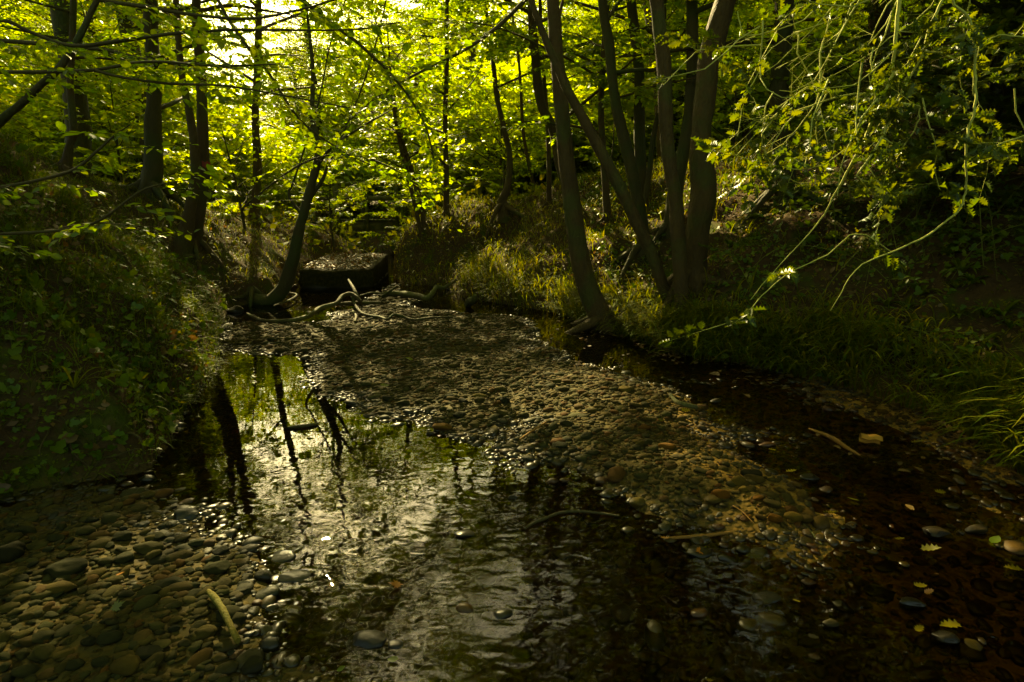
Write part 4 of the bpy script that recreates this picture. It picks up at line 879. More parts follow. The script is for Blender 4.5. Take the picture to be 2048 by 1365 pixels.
# ------------------------------------------------------------------ holly on the right
HB = [(3.2, [(1812, -60, 17), (1802, 0, 16), (1795, 73, 15), (1789, 121, 14), (1780, 161, 14), (1754, 205, 13), (1732, 264, 13), (1721, 289, 13), (1696, 337, 11), (1670, 388, 9), (1650, 430, 7), (1610, 480, 5), (1560, 530, 4), (1500, 600, 3)], 'longest sunlit holly stem running down to the lower left'),
      (3.1, [(1905, -40, 12), (1882, 7, 11), (1864, 48, 11), (1848, 104, 10), (1832, 140, 8), (1816, 168, 7), (1795, 200, 4)], 'bright upright holly stem with a side twig at its kink'),
      (3.1, [(1848, 104, 10), (1879, 108, 9), (1900, 114, 8), (1925, 125, 6)], 'short bright holly twig pointing right from the kink'),
      (3.0, [(1813, 330, 3), (1800, 304, 5), (1827, 264, 6), (1838, 238, 6), (1840, 213, 7), (1827, 212, 9), (1798, 207, 10), (1780, 242, 10), (1762, 275, 10), (1740, 311, 9), (1712, 352, 7), (1732, 363, 5), (1772, 366, 3)], 'brightest hooked holly twig shaped like a bent frame'),
      (3.0, [(1762, 275, 8), (1787, 289, 7), (1784, 319, 6), (1772, 348, 5), (1765, 388, 3)], 'small forked holly twig under the hooked one'),
      (3.2, [(1800, 201, 9), (1783, 198, 8), (1754, 189, 8), (1714, 187, 8), (1677, 194, 7), (1630, 209, 7), (1593, 227, 6), (1564, 253, 5), (1531, 300, 4)], 'arched holly branch reaching left above the slope'),
      (3.3, [(1660, 30, 6), (1653, 68, 7), (1642, 106, 8), (1641, 168, 8), (1633, 205, 6), (1600, 253, 5), (1571, 286, 4), (1545, 330, 3)], 'straight hanging holly twig left of the arched branch'),
      (3.3, [(1641, 168, 6), (1611, 176, 5), (1586, 194, 5), (1549, 220, 4), (1520, 245, 3)], 'thin holly twig springing left from the hanging one'),
      (3.4, [(1476, 22, 4), (1483, 70, 6), (1500, 71, 6), (1516, 70, 5), (1556, 59, 5), (1611, 38, 5), (1660, -10, 6)], 'holly twig with a right-angled tip near the thickest trunk'),
      (2.9, [(1900, -40, 10), (1908, 11, 10), (1934, 40, 11), (1942, 80, 11), (1945, 140, 11), (1943, 190, 10), (1934, 238, 10), (1918, 289, 10), (1917, 348, 9), (1919, 388, 9), (1901, 425, 9), (1855, 464, 8), (1780, 500, 7), (1716, 528, 5), (1690, 560, 4), (1655, 620, 3)], 'long green holly stem curving down to the right bank foot'),
      (3.0, [(1780, 503, 4), (1730, 470, 5), (1695, 470, 5), (1650, 510, 5), (1570, 545, 5), (1520, 590, 5), (1480, 635, 4), (1420, 655, 4)], 'arching bramble-like stem low on the right bank'),
      (3.0, [(2100, 60, 8), (2048, 75, 8), (2000, 70, 6), (1960, 90, 4), (1950, 180, 4), (1975, 225, 3)], 'holly branch entering from the right edge'),
      (2.8, [(2120, 250, 8), (2060, 268, 7), (2010, 285, 6), (1970, 300, 4)], 'holly spray lit brightly at the right edge'),
      (3.6, [(1760, -40, 7), (1700, 10, 6), (1680, 60, 5), (1650, 95, 4), (1610, 110, 3)], 'holly spray with bright leaves at the top edge'),
      (3.1, [(1690, 300, 5), (1650, 330, 5), (1600, 340, 4), (1545, 330, 4), (1490, 315, 3)], 'holly twig bearing lit leaves in front of the slope')]
SPRH = [make_spray(np.random.default_rng(160 + k), 0.17) for k in range(8)]
for k, (Y_, pts, lab) in enumerate(HB):
    rg = np.random.default_rng(700 + k); PR = crom([np.append(at(q[0], q[1], Y_), q[2] / 2 / FPX * Y_ * .45) for q in pts], 5); PL = np.array([np.append(at(q[0], q[1], Y_), q[2] / 2 / FPX * Y_ * .45) for q in pts]); PL = np.array([np.interp(np.linspace(0, len(PL) - 1, len(PR)), range(len(PL)), PL[:, c_]) for c_ in range(4)]).T; PR = PL * .75 + PR * .25; PR[:, 1] += np.cumsum(rg.normal(0, .004, len(PR)))
    root = empty('holly_branch', PR[0, :3], lab, 'holly branch'); mb = MB(); mb.tube(PR[:, :3], PR[:, 3], 7, 0, .12, seed=k); mb.build('stem', [M_HOLLYBARK], root, smooth=True)
    n = len(PR); O, D, S = [], [], []
    for s in range(3, int(n * (.6 if k in (0, 9) else 1)), 4):
        if rg.random() < (.25 if k in (3, 1, 2) else .55):
            O.append(PR[s, :3]); D.append(unit(rg.normal(0, 1, 3) * [1, .7, .6] + [0, 0, -.2])); S.append(rg.uniform(.12, .28))
    if k in (12, 13, 14, 8, 6, 5, 7):
        for q in range(5): O.append(PR[rg.integers(n // 2, n), :3]); D.append(unit(rg.normal(0, 1, 3) * [1, .7, .5])); S.append(rg.uniform(.18, .34))
    if k not in (0, 9): O.append(PR[-1, :3]); D.append(PR[-1, :3] - PR[-3, :3]); S.append(.22)
    cb = MB(); sprays_geo(cb, O, D, S, .062, SH_HOLLY, SPRH, .62, mleaf=0, mtwig=1, jit=.4, flat=False, twigs=1.2)
    cb.build('foliage', [M_HOLLY, M_HOLLYBARK], root)
for k in range(30):
    rg = np.random.default_rng(1200 + k); px, py = rg.uniform(1500, 2050), rg.uniform(-60, 230); Y_ = rg.uniform(2.8, 3.7); ang = rg.uniform(1.7, 2.7); P = [at(px, py, Y_)]; ns = int(rg.integers(4, 8))
    for q in range(ns):
        ang += rg.normal(0, .35) - .04; st = rg.uniform(25, 60); px += math.cos(ang) * st; py += math.sin(ang) * st; Y_ += rg.normal(0, .04); P.append(at(px, py, Y_))
    P = np.array(P); PR = np.array([np.interp(np.linspace(0, ns, ns * 3 + 1), range(ns + 1), P[:, c_]) for c_ in range(3)]).T; root = empty('holly_twig', P[0], 'thin bare kinked holly twig among the sunlit stems', 'holly branch', 'thin holly twigs')
    mb = MB(); mb.tube(PR, np.linspace(.0045, .0018, len(PR)), 5, 0, .1, seed=k); mb.build('stem', [M_HOLLYBARK], root, smooth=True)
    ii = rg.integers(len(PR) // 3, len(PR), 3); cb = MB(); sprays_geo(cb, PR[ii], rg.normal(0, 1, (3, 3)) * [1, .7, .6], rg.uniform(.1, .2, 3), .045, SH_HOLLY, SPRH, .6, jit=.4, flat=False); cb.build('foliage', [M_HOLLY, M_HOLLYBARK], root)
# the holly bush itself, rooted on the bank at the right edge, and its dark interior of stems
for k, (x, y, H, n, L, lab) in enumerate([(4.4, 3.5, 5.6, 90, 1.7, 'large dark holly bush filling the upper right'), (3.9, 5.1, 4.6, 80, 1.4, 'holly bush behind the sunlit holly stems'), (5.6, 6.4, 6.0, 90, 1.9, 'tall dark holly at the top of the right bank'), (5.6, 1.6, 5.0, 40, 1.8, 'dark holly closing the right edge')]):
    wild('holly_bush', x, y, H, .05, n, .1, L, .07, lab, 480 + k, dark=True, cat='holly bush', step=.2, scale=.5, tilt=.3, leafm=M_HOLLY)
def arch_stems(n, xr, yr, label, seed, name='bramble', up=(.3, .9), ln=(.6, 1.6)):
    rg = np.random.default_rng(seed)
    for k in range(n):
        x = rg.uniform(*xr); y = rg.uniform(*yr); z = tz(x, y); a = rg.uniform(0, 6.28); L = rg.uniform(*ln); h = rg.uniform(*up); ex, ey = x + math.cos(a) * L, y + math.sin(a) * L
        if sdf(CHAN, np.array([ex]), np.array([ey]))[0] > -.15 or sdf(CHAN, np.array([x]), np.array([y]))[0] > -.1: continue
        P = [[x, y, z - .03], [x + (ex - x) * .3, y + (ey - y) * .3, z + h], [x + (ex - x) * .75, y + (ey - y) * .75, max(z, tz(ex, ey)) + h * .75], [ex, ey, tz(ex, ey) + .02]]
        mb = MB(); P = crom(P, 6); mb.tube(P, np.linspace(.004, .0015, len(P)), 5, 0, .1)
        cb = MB(); idx = rg.integers(2, len(P), 5); sprays_geo(cb, P[idx], rg.normal(0, 1, (5, 3)) * [1, 1, .4], rg.uniform(.12, .3, 5), .045, SH_OVATE, SPRH, .6, jit=.3)
        root = empty(name, P[0], label, 'bramble', 'arching stems on the banks'); mb.build('stem', [M_STEM], root, smooth=True)
        if cb.n: cb.build('foliage', [M_IVY, M_STEM], root)
arch_stems(28, (1.9, 4.6), (2.9, 5.4), 'thin green stem arching over the right bank below the holly', 31)
arch_stems(8, (-4.4, -2.6), (2.8, 6.0), 'thin stem arching over the mossy left bank', 32, up=(.1, .4), ln=(.3, .9))

# ------------------------------------------------------------------ ground cover
def cover(name, n, region, mats, L, wr, shape, label, cat, dens=None, tilt=.45, lift=.012, cols=None):
    n = n * 2; x, y = scatter(n, *region); d = -sdf(CHAN, x, y); k = d > .03; e0 = .04; z0 = terrain(x, y)
    k &= R.random(n) < np.sqrt(1 + ((terrain(x + e0, y) - z0) / e0) ** 2 + ((terrain(x, y + e0) - z0) / e0) ** 2) / 3.0
    if dens is not None: k &= R.random(n) < dens(x, y, d)
    x, y = x[k], y[k]; z = terrain(x, y); e = .03; nx_ = -(terrain(x + e, y) - z) / e; ny_ = -(terrain(x, y + e) - z) / e
    Nn = np.stack([nx_, ny_, np.ones(len(x))], 1); Nn = np.clip(Nn, -4, 4); Nn /= np.linalg.norm(Nn, axis=1)[:, None]
    a = R.uniform(0, 2 * math.pi, len(x)); D = np.stack([np.cos(a), np.sin(a), np.zeros(len(x))], 1); D -= Nn * (D * Nn).sum(1)[:, None]; D += Nn * R.uniform(-.05, tilt, len(x))[:, None]
    V, F = leaf_geo(np.stack([x, y, z], 1) + Nn * (lift * R.uniform(.2, 2.5, len(x)))[:, None], D, Nn, L * np.exp(R.normal(0, .3, len(x))), wr, shape, .3)
    o = build(name, V, [(F, 0)], mats); tag(o, label, cat, kind='stuff'); return o
nz = lambda s, f: (lambda x, y, d: np.clip(.5 + 1.3 * fbm(x * f, y * f, s, 3), 0.05, 1))
right = lambda x, y: x > np.interp(y, CL_Y, CL_X)
cover('leaf_litter', 13000, (-7, 7, .6, 14), [M_LITTER], .042, .75, SH_OVATE, 'dead brown leaves strewn over both banks', 'leaf litter', nz(91, 1.3))
cover('leaf_litter', 3500, (-4.6, -1.5, .6, 6.5), [M_LITTER], .04, .75, SH_OVATE, 'dead brown leaves caught on the steep left bank', 'leaf litter', nz(191, 1.3), tilt=.9)
cover('moss_sprigs', 60000, (-4.4, -1.5, .6, 6.5), [M_MOSS], .02, .5, SH_DIAMOND, 'feathery moss on the steep face of the left bank', 'moss', nz(194, 1.5), tilt=1.5, lift=.012)
cover('fine_leaf_litter', 26000, (-6, 6.5, .8, 12), [M_LITTER], .026, .6, SH_DIAMOND, 'fine leaf crumbs and twigs covering the soil of both banks', 'leaf litter')
cover('ivy_leaves', 42000, (1.2, 7.5, 1.0, 11), [M_IVY], .042, .8, SH_IVY, 'ivy and small green leaves on the right slope', 'ivy', nz(92, 1.1), tilt=.9, lift=.04)
cover('ivy_leaves', 4500, (-4.5, -1.5, .8, 7), [M_IVY], .048, .8, SH_IVY, 'ivy leaves along the foot of the left bank', 'ivy', lambda x, y, d: np.clip(1.3 - d * 1.1, .1, 1) * nz(93, 1.6)(x, y, d), tilt=.8, lift=.04)
cover('moss_sprigs', 60000, (-6.5, -1.5, 1.0, 9), [M_MOSS if 'M_MOSS' in globals() else M_IVY], .017, .5, SH_DIAMOND, 'feathery moss mats on the left bank', 'moss', nz(94, 1.5), tilt=1.2, lift=.008)
cover('small_herbs', 60000, (-28, 24, 11, 42), [M_GRASS], .13, .6, SH_DIAMOND, 'knee high leafy undergrowth on the woodland floor beyond the bend', 'undergrowth', tilt=1.3, lift=.12)
cover('small_herbs', 70000, (-3, 8, 2.0, 14), [M_GRASS], .03, .55, SH_DIAMOND, 'small herbs and seedlings on the far slopes', 'ground herbs', nz(95, 1.4), tilt=1.3, lift=.03)
def blades(name, n, region, Lr, wr, label, dens, seed, lean=None, m=None):
    x, y = scatter(n, *region); d = -sdf(CHAN, x, y); k = (d > -.02) & (R.random(n) < dens(x, y, d)); x, y = x[k], y[k]; n = len(x); z = terrain(x, y)
    L = R.uniform(*Lr, n) * np.exp(R.normal(0, .2, n)); a = R.uniform(0, 2 * math.pi, n); dx, dy = np.cos(a), np.sin(a)
    if lean is not None: dx, dy = dx + lean[0], dy + lean[1]
    q = np.hypot(dx, dy) + 1e-6; dx, dy = dx / q, dy / q; sx, sy = -dy, dx; w = wr * R.uniform(.6, 1.4, n); out = R.uniform(.45, 1.0, n); t = np.linspace(0, 1, 6); rows = []
    for tt in t:
        hx = L * out * tt ** 1.4; hz = L * (1.15 * tt - .95 * out * tt ** 2.2); ww = w * (.7 + .6 * tt) * (1 - tt ** 3) + .0004
        for s in (-1, 1): rows.append(np.stack([x + dx * hx + s * sx * ww, y + dy * hx + s * sy * ww, z + hz - .01], 1))
    V = np.stack(rows, 1); F = np.array([[2 * i, 2 * i + 1, 2 * i + 3, 2 * i + 2] for i in range(5)]); F = (F[None] + 12 * np.arange(n)[:, None, None]).reshape(-1, 4)
    o = build(name, V.reshape(-1, 3), [(F, 0)], [m or M_GRASS], smooth=True); tag(o, label, 'grass', kind='stuff')
blades('grass', 36000, (-.8, 4.0, 2.6, 9.6), (.15, .34), .005, 'arching wood-rush leaves along the foot of the right bank', lambda x, y, d: np.where(right(x, y), np.clip(1.2 - d * 1.5, .03, 1), 0) * np.clip(.75 + 1.2 * fbm(x * 2, y * 2, 96, 2), .05, 1), 1, (-.8, -.5))
blades('grass', 60000, (.6, 3.6, 1.8, 7.6), (.20, .40), .0048, 'long arching grass leaves hanging over the right water edge', lambda x, y, d: np.where(right(x, y) & (d < .38), 1, 0) * np.clip(.6 + 1.5 * fbm(x * 1.7, y * 1.7, 196, 2), .08, 1), 11, (-1.0, -.7))
blades('grass', 12000, (-2.4, 4.5, 7.5, 13), (.12, .28), .004, 'tufts of grass on the far right bank', lambda x, y, d: np.where(right(x, y), .8, 0), 2, (-.3, -.4))
blades('grass', 16000, (-5.5, -1.7, 1.2, 9), (.06, .2), .002, 'thin grass and rootlets on the left bank', lambda x, y, d: np.where(right(x, y), 0, .8), 3, (.5, -.3), m=M_MOSS)
blades('grass', 30000, (-4.2, -1.5, .6, 6.5), (.08, .24), .0024, 'fine grass draping the steep face of the left bank', lambda x, y, d: np.where(right(x, y), 0, 1) * np.clip(.6 + 1.4 * fbm(x * 2, y * 2, 197, 2), .1, 1), 12, (.7, -.4), m=M_MOSS)
cover('ivy_leaves', 3500, (-3.6, -1.6, .8, 4.5), [M_IVY], .04, .8, SH_IVY, 'ivy trailing over the foot of the left bank', 'ivy', lambda x, y, d: np.clip(1.5 - d * 1.6, 0, 1), tilt=.9, lift=.03)
blades('grass', 9000, (-9, -3.0, 7.5, 14), (.1, .25), .004, 'grass around the left end of the footbridge', lambda x, y, d: .6 + 0 * x, 4)
# ------------------------------------------------------------------ broad-leaved plants, rosettes
def rosette(label, px, py, n, L, w, seed, m=None, name='broad_leaved_plant', shape=None):
    p = hit(px, py); rg = np.random.default_rng(seed)
    if p is None: return
    z = tz(p[0], p[1]); root = empty(name, (p[0], p[1], z), label, 'plant')
    for k in range(n):
        a = 2 * math.pi * k / n + rg.normal(0, .4) ; el = rg.uniform(.5, 1.0); l = L * rg.uniform(.75, 1.2); t = np.linspace(0, 1, 9); dx, dy = math.cos(a), math.sin(a)
        x = p[0] + dx * l * t * el; y = p[1] + dy * l * t * el; zz = z + l * (t * (1.25 - el * .4) - .85 * el * t ** 2.2); ww = w * np.sin(np.pi * np.clip(t * 1.02, .02, 1) ** .8) ** .8 + .002
        V = []
        for i in range(9):
            for s in (-1, -.5, 0, .5, 1): V.append([x[i] - dy * ww[i] * s, y[i] + dx * ww[i] * s, zz[i] + abs(s) * ww[i] * .35])
        F = [[i * 5 + j, i * 5 + j + 1, i * 5 + j + 6, i * 5 + j + 5] for i in range(8) for j in range(4)]
        build('leaf', V, [(F, 0)], [m or M_GRASS], root, smooth=True)
rosette('glossy hart tongue leaves in a tuft above the dark pebbles at right', 1800, 715, 6, .17, .022, 1)
rosette('tuft of broad leaves drooping over bare soil near the right edge', 1905, 730, 6, .17, .022, 2)
rosette('two-leaved tuft at the far right beside a curved stem', 1990, 740, 5, .16, .02, 3)
rosette('leafy tuft just above the waterline right of the grass fringe', 1700, 700, 7, .15, .016, 4)
rosette('small leafy tuft left of the glossy one on the right bank', 1740, 690, 6, .14, .016, 5)
rosette('broad yellowing tuft at the end of the grass fringe', 1560, 700, 7, .18, .014, 6, M_YELLOW)
rosette('thin grassy tuft on the left bank above the dark gravel edge', 150, 780, 14, .2, .003, 7, name='grass_tuft')
# ------------------------------------------------------------------ sandstone block and rocks by the bend
def rough_block(name, label, corners_bot, ztop, m, seed, cat='rock', nz_=8, amp=.02, zb=-.12, slope=.0):
    """extruded polygon with a weathered surface"""
    c = np.array(corners_bot, float); n = len(c); per = 14; ring = []
    for i in range(n):
        a, b = c[i], c[(i + 1) % n]
        for t in np.linspace(0, 1, per, endpoint=False): ring.append(a + (b - a) * t)
    ring = np.array(ring); cen = c.mean(0); m_ = len(ring); V = []
    prof = [(zb, 1.0), (0.02, 1.0), (ztop * .33, .995), (ztop * .66, 1.0), (ztop * .93, .995), (ztop, .975), (ztop + .005, .8), (ztop + .012, .5), (ztop + .01, .2)]
    for z, s in prof:
        q = cen + (ring - cen) * s; o = amp * fbm(q[:, 0] * 5 + z * 9, q[:, 1] * 5 + z * 7 + seed, seed, 3); dr = (q - cen); dr /= np.linalg.norm(dr, axis=1)[:, None]
        V.append(np.column_stack([q + dr * o[:, None] * 1.5, z + o * (1.2 if z > ztop * .9 else .2) + (slope * np.clip(q[:, 1] - c[:, 1].min(), 0, None) if z > ztop * .5 else 0)]))
    V = np.vstack(V); k = len(prof); F = [[r * m_ + j, r * m_ + (j + 1) % m_, (r + 1) * m_ + (j + 1) % m_, (r + 1) * m_ + j] for r in range(k - 1) for j in range(m_)]
    V = np.vstack([V, [cen[0], cen[1], ztop + .01]]); T_ = [[(k - 1) * m_ + j, (k - 1) * m_ + (j + 1) % m_, len(V) - 1] for j in range(m_)]
    o = build(name, V, [(F, 0), (T_, 0)], [m], origin=np.array([cen[0], cen[1], 0]), smooth=False); return tag(o, label, cat)
b0, b1, b2 = gnd(600, 577)[:2], gnd(705, 577)[:2], gnd(748, 573)[:2]
rough_block('sandstone_block', 'large squared sandstone block jutting into the far stream', [b0, b1, b2, b2 + [-.25, 2.4], b0 + [-.3, 2.5]], .30, M_BLOCK, 3, slope=.04, amp=.055)
for k, (px, py, w, h, lab) in enumerate([(645, 574, 56, .5, 'pointed rock leaning against the front of the sandstone block'), (668, 575, 40, .5, 'flat rock in front of the sandstone block'), (470, 625, 34, .6, 'low rock at the foot of the left bank by the far pool'), (380, 740, 40, .8, 'earthy boulder under the left bank overhang')]):
    p = gnd(px, py); a = w / 2 / FPX * p[1]; V, F = stone_shape(4, np.random.default_rng(800 + k), 8, .55, .2); tag(build('rock', V * [a, a * .7, a * h] + [p[0], p[1], a * h * .35], [(F, 0)], [M_BLOCK], origin=p, smooth=True), lab, 'rock')
# ------------------------------------------------------------------ footbridge
def bar(mb, a, b, w, h, m=0):
    a = np.array(a, float); b = np.array(b, float); d = unit(b - a); s = unit(np.cross(d, [0, 0, 1]) if abs(d[2]) < .9 else np.array([1., 0, 0])); u = np.cross(s, d); L = np.linalg.norm(b - a)
    mb.box((a + b) / 2, (L / 2, w / 2, h / 2), np.column_stack([d, s, u]), m)
def part(name, root, bars, m):
    mb = MB(); [bar(mb, *q) for q in bars]; o = mb.build(name, [m], root); bv = o.modifiers.new('b', 'BEVEL'); bv.width = .008; bv.segments = 1; return o
bL, bR = at(628, 452, 17.5), at(800, 452, 16.6); zd = 1.05; root = empty('footbridge', (bL[0], bL[1], zd), 'small timber footbridge with handrails over the far stream', 'footbridge')
bL[2] = bR[2] = zd; u = unit(bR - bL); s = np.array([-u[1], u[0], 0.])
for q in (0, 1.1): part('beam', root, [(bL + s * q - u * .4 - [0, 0, .16], bR + s * q + u * .4 - [0, 0, .16], .14, .26)], M_DECK)
mb = MB(); n = 18
for k in range(n): p = bL + (bR - bL) * (k + .5) / n; bar(mb, p + s * -.12, p + s * 1.22, np.linalg.norm(bR - bL) / n * .9, .045)
mb.build('deck', [M_DECK], root)
for q in (-.1, 1.2):
    for h in (.62, 1.02): part('rail', root, [(bL + s * q + [0, 0, h], bR + s * q + [0, 0, h], .05, .1)], M_DECK)
    for k in range(4): p = bL + (bR - bL) * k / 3 + s * (q - .055); part('post', root, [(p + [0, 0, -.3], p + [0, 0, 1.08], .09, .09)], M_DECK)
# rail fence right of the bridge
f0, f1 = at(922, 440, 13.6), at(1000, 440, 13.4); zf = tz(f0[0], f0[1]); zg = tz(f1[0], f1[1])
root = empty('rail_fence', (f0[0], f0[1], zf), 'low post and rail fence before the brightest leaves', 'fence')
for k in range(3): p = f0 + (f1 - f0) * k / 2; z = tz(p[0], p[1]); part('post', root, [((p[0], p[1], z - .1), (p[0], p[1], z + .8), .09, .09)], M_DECK)
for h in (.36, .66): part('rail', root, [((f0[0] - .3, f0[1] - .06, zf + h), (f1[0] + .4, f1[1] - .06, zg + h), .05, .09)], M_DECK)

# ------------------------------------------------------------------ driftwood and sticks
def stick(name, label, pts, seed, z=.05, m=None, zs=None, cat='branch', seg=8, k=5, rough=.25, sink=False):
    P = []
    for i, q in enumerate(pts):
        zz = z if zs is None else zs[i]; p = gnd(q[0], q[1], zz); g = tz(p[0], p[1])
        if not sink: p[2] = max(p[2], g + .005) if zs is None else p[2]
        P.append([p[0], p[1], p[2], q[2] / 2 / FPX * p[1] * .85])
    PR = crom(P, k); mb = MB(); mb.tube(PR[:, :3], np.clip(PR[:, 3], .0015, None), seg, 0, rough, seed=seed); return tag(mb.build(name, [m or M_DRIFT], origin=PR[0, :3], smooth=True), label, cat)
g_ = 'fallen branches lying across the stream'
stick('fallen_branch', 'long crooked branch sweeping from the left gravel edge to the tangle', [(495, 628, 6), (512, 636, 8), (526, 642, 9), (573, 642, 10), (614, 634, 11), (640, 617, 11), (673, 607, 11), (684, 593, 10), (702, 588, 10), (717, 599, 9), (722, 610, 7)], 1, zs=[.06, .06, .06, .07, .1, .14, .18, .24, .26, .2, .12])
stick('fallen_branch', 'thin dark branch snaking right from the tangle over the gravel', [(703, 590, 7), (714, 617, 7), (731, 630, 8), (761, 635, 7), (775, 639, 7), (787, 630, 6), (807, 634, 6), (828, 640, 6), (860, 636, 5), (913, 634, 3)], 2, zs=[.24, .12, .08, .09, .1, .13, .1, .08, .08, .07], m=M_BARKD)
stick('fallen_branch', 'straight pale log behind the tangle', [(660, 609, 8), (700, 607, 9), (735, 606, 9), (762, 606, 8)], 3, z=.08)
stick('fallen_log', 'thick pale log with a raised crooked end in the far stream', [(770, 587, 12), (802, 588, 14), (837, 593, 15), (852, 597, 15), (862, 590, 13), (869, 580, 11), (873, 574, 10), (887, 576, 9), (900, 569, 7), (912, 561, 5)], 4, zs=[.08, .09, .1, .1, .14, .19, .22, .2, .24, .28], seg=10, cat='log')
stick('fallen_branch', 'dark stub sticking up from the thick pale log', [(765, 593, 6), (780, 583, 6), (795, 572, 4)], 5, zs=[.06, .14, .22], m=M_BARKD)
stick('fallen_branch', 'short forked piece standing in the middle of the tangle', [(697, 560, 5), (706, 575, 7), (714, 592, 8), (722, 606, 7)], 6, zs=[.34, .3, .22, .1])
stick('fallen_branch', 'thin pale branch behind the crooked one', [(720, 592, 4), (745, 586, 5), (775, 588, 4)], 7, z=.08)
stick('fallen_branch', 'hooked root piece at the foot of the tangle', [(705, 622, 4), (712, 632, 6), (710, 643, 5)], 8, z=.06)
stick('fallen_branch', 'thin twig tangled under the curved sapling', [(548, 612, 4), (580, 600, 5), (593, 590, 5), (575, 585, 4), (562, 580, 3)], 9, z=.05)
stick('root_stump', 'small rotten root wad at the right water edge', [(935, 612, 14), (941, 604, 20), (948, 598, 16), (950, 590, 8)], 10, zs=[.0, .08, .14, .2], cat='stump', rough=.5)
stick('stick', 'mossy yellow-brown stick lying on the near left gravel', [(417, 1182, 12), (428, 1195, 19), (445, 1220, 18), (460, 1250, 17), (476, 1282, 17)], 11, z=.07, m=M_YBARK, seg=10)
stick('stick', 'dark bowed stick under the water in mid stream', [(1050, 1057, 6), (1070, 1045, 8), (1091, 1037, 8), (1120, 1026, 8), (1156, 1023, 8), (1200, 1027, 7), (1238, 1032, 4)], 12, z=.005, m=M_BARKD)
stick('stick', 'short straight stick on the wet lower gravel bar', [(1040, 879, 5), (1065, 862, 6), (1093, 844, 5)], 13, z=.07, m=M_ORBARK)
stick('stick', 'blade-like reddish stick floating in the right stream', [(1618, 858, 5), (1645, 868, 9), (1670, 880, 12), (1695, 897, 10), (1720, 911, 5)], 14, z=.01, m=M_ORBARK)
stick('stick', 'thin pale stick pointing away from the pale rounded stone', [(1605, 1052, 4), (1622, 1066, 7), (1643, 1089, 4)], 15, z=.012)
stick('stick', 'small dark floating stick in the bright left pool', [(576, 855, 6), (600, 853, 9), (620, 851, 9), (637, 847, 5)], 16, z=.008, m=M_BARKD)
stick('stick', 'short pale log at the right rim of the gravel bar', [(1340, 793, 10), (1350, 806, 13), (1368, 814, 15), (1394, 815, 12)], 17, z=.03)
stick('stick', 'rust coloured stick under the riffle above the maple leaf', [(1335, 1077, 7), (1380, 1074, 9), (1420, 1071, 9), (1465, 1068, 6)], 18, z=.004, m=M_ORBARK)
stick('stick', 'fine orange twig crossing the gravel spit', [(1466, 1012, 3), (1485, 1024, 3), (1508, 1048, 3)], 19, z=.05, m=M_ORBARK)
stick('stick', 'thin dead twig rising from the left bank beside the ivy', [(300, 690, 3), (304, 660, 3), (310, 620, 3)], 20, zs=[.35, .45, .58], m=M_STEM)
# curl of bark
def bark_curl():
    p = gnd(1741, 884, .02); th = np.radians(np.linspace(-70, 160, 14)); Lx = np.linspace(-.05, .05, 8); V = []; r = .028
    for s in (1.0, .86):
        for x in Lx:
            for t in th: V.append([p[0] + x, p[1] + math.cos(t) * r * s * .9, p[2] + .012 + math.sin(t) * r * s + .004 * math.sin(x * 90)])
    a, b = 8, 14; F = []
    for l in (0, 1):
        for i in range(a - 1):
            for j in range(b - 1): q = l * a * b + i * b + j; F.append([q, q + 1, q + b + 1, q + b])
    for i in range(a - 1):
        for j in (0, b - 1): q = i * b + j; F.append([q, q + b, q + b + a * b, q + a * b])
    for j in range(b - 1):
        for i in (0, a - 1): q = i * b + j; F.append([q, q + 1, q + 1 + a * b, q + a * b])
    V = (np.array(V) - p) @ euler(0, 0, -.35).T + p
    tag(build('bark_piece', V, [(F, 0)], [M_ORSTW], origin=p, smooth=True), 'curled piece of orange bark shining in the right stream', 'bark')
bark_curl()
# ------------------------------------------------------------------ fallen leaves one can point to
def fallen(label, px, py, w, shape, m, seed, z=.006, rot=None, tiltv=.25, wr=.62):
    rg = np.random.default_rng(seed + 60); p = gnd(px, py, z); g = tz(p[0], p[1])
    if g > 0: p[2] = g + .03
    L = .78 * w / FPX * (p[1] * cp_ + 1.2 * sp_); a = rot if rot is not None else rg.uniform(-.6, .6) + (math.pi if rg.random() < .5 else 0); T_, F = shape; M = euler(rg.normal(0, tiltv), rg.normal(0, tiltv), a)
    V = (np.array(T_) - [.5, 0, 0]) * [1, 1, .45]; V[:, 2] += .35 * rg.uniform(.1, 1) * V[:, 0] ** 2; V[:, 1] *= wr if shape is not SH_MAPLE else 1; V = V @ M.T * L; V[:, 2] -= V[:, 2].min(); tag(build('fallen_leaf', V + p, [(np.array(F), 0)], [m], origin=p), label, 'leaf')
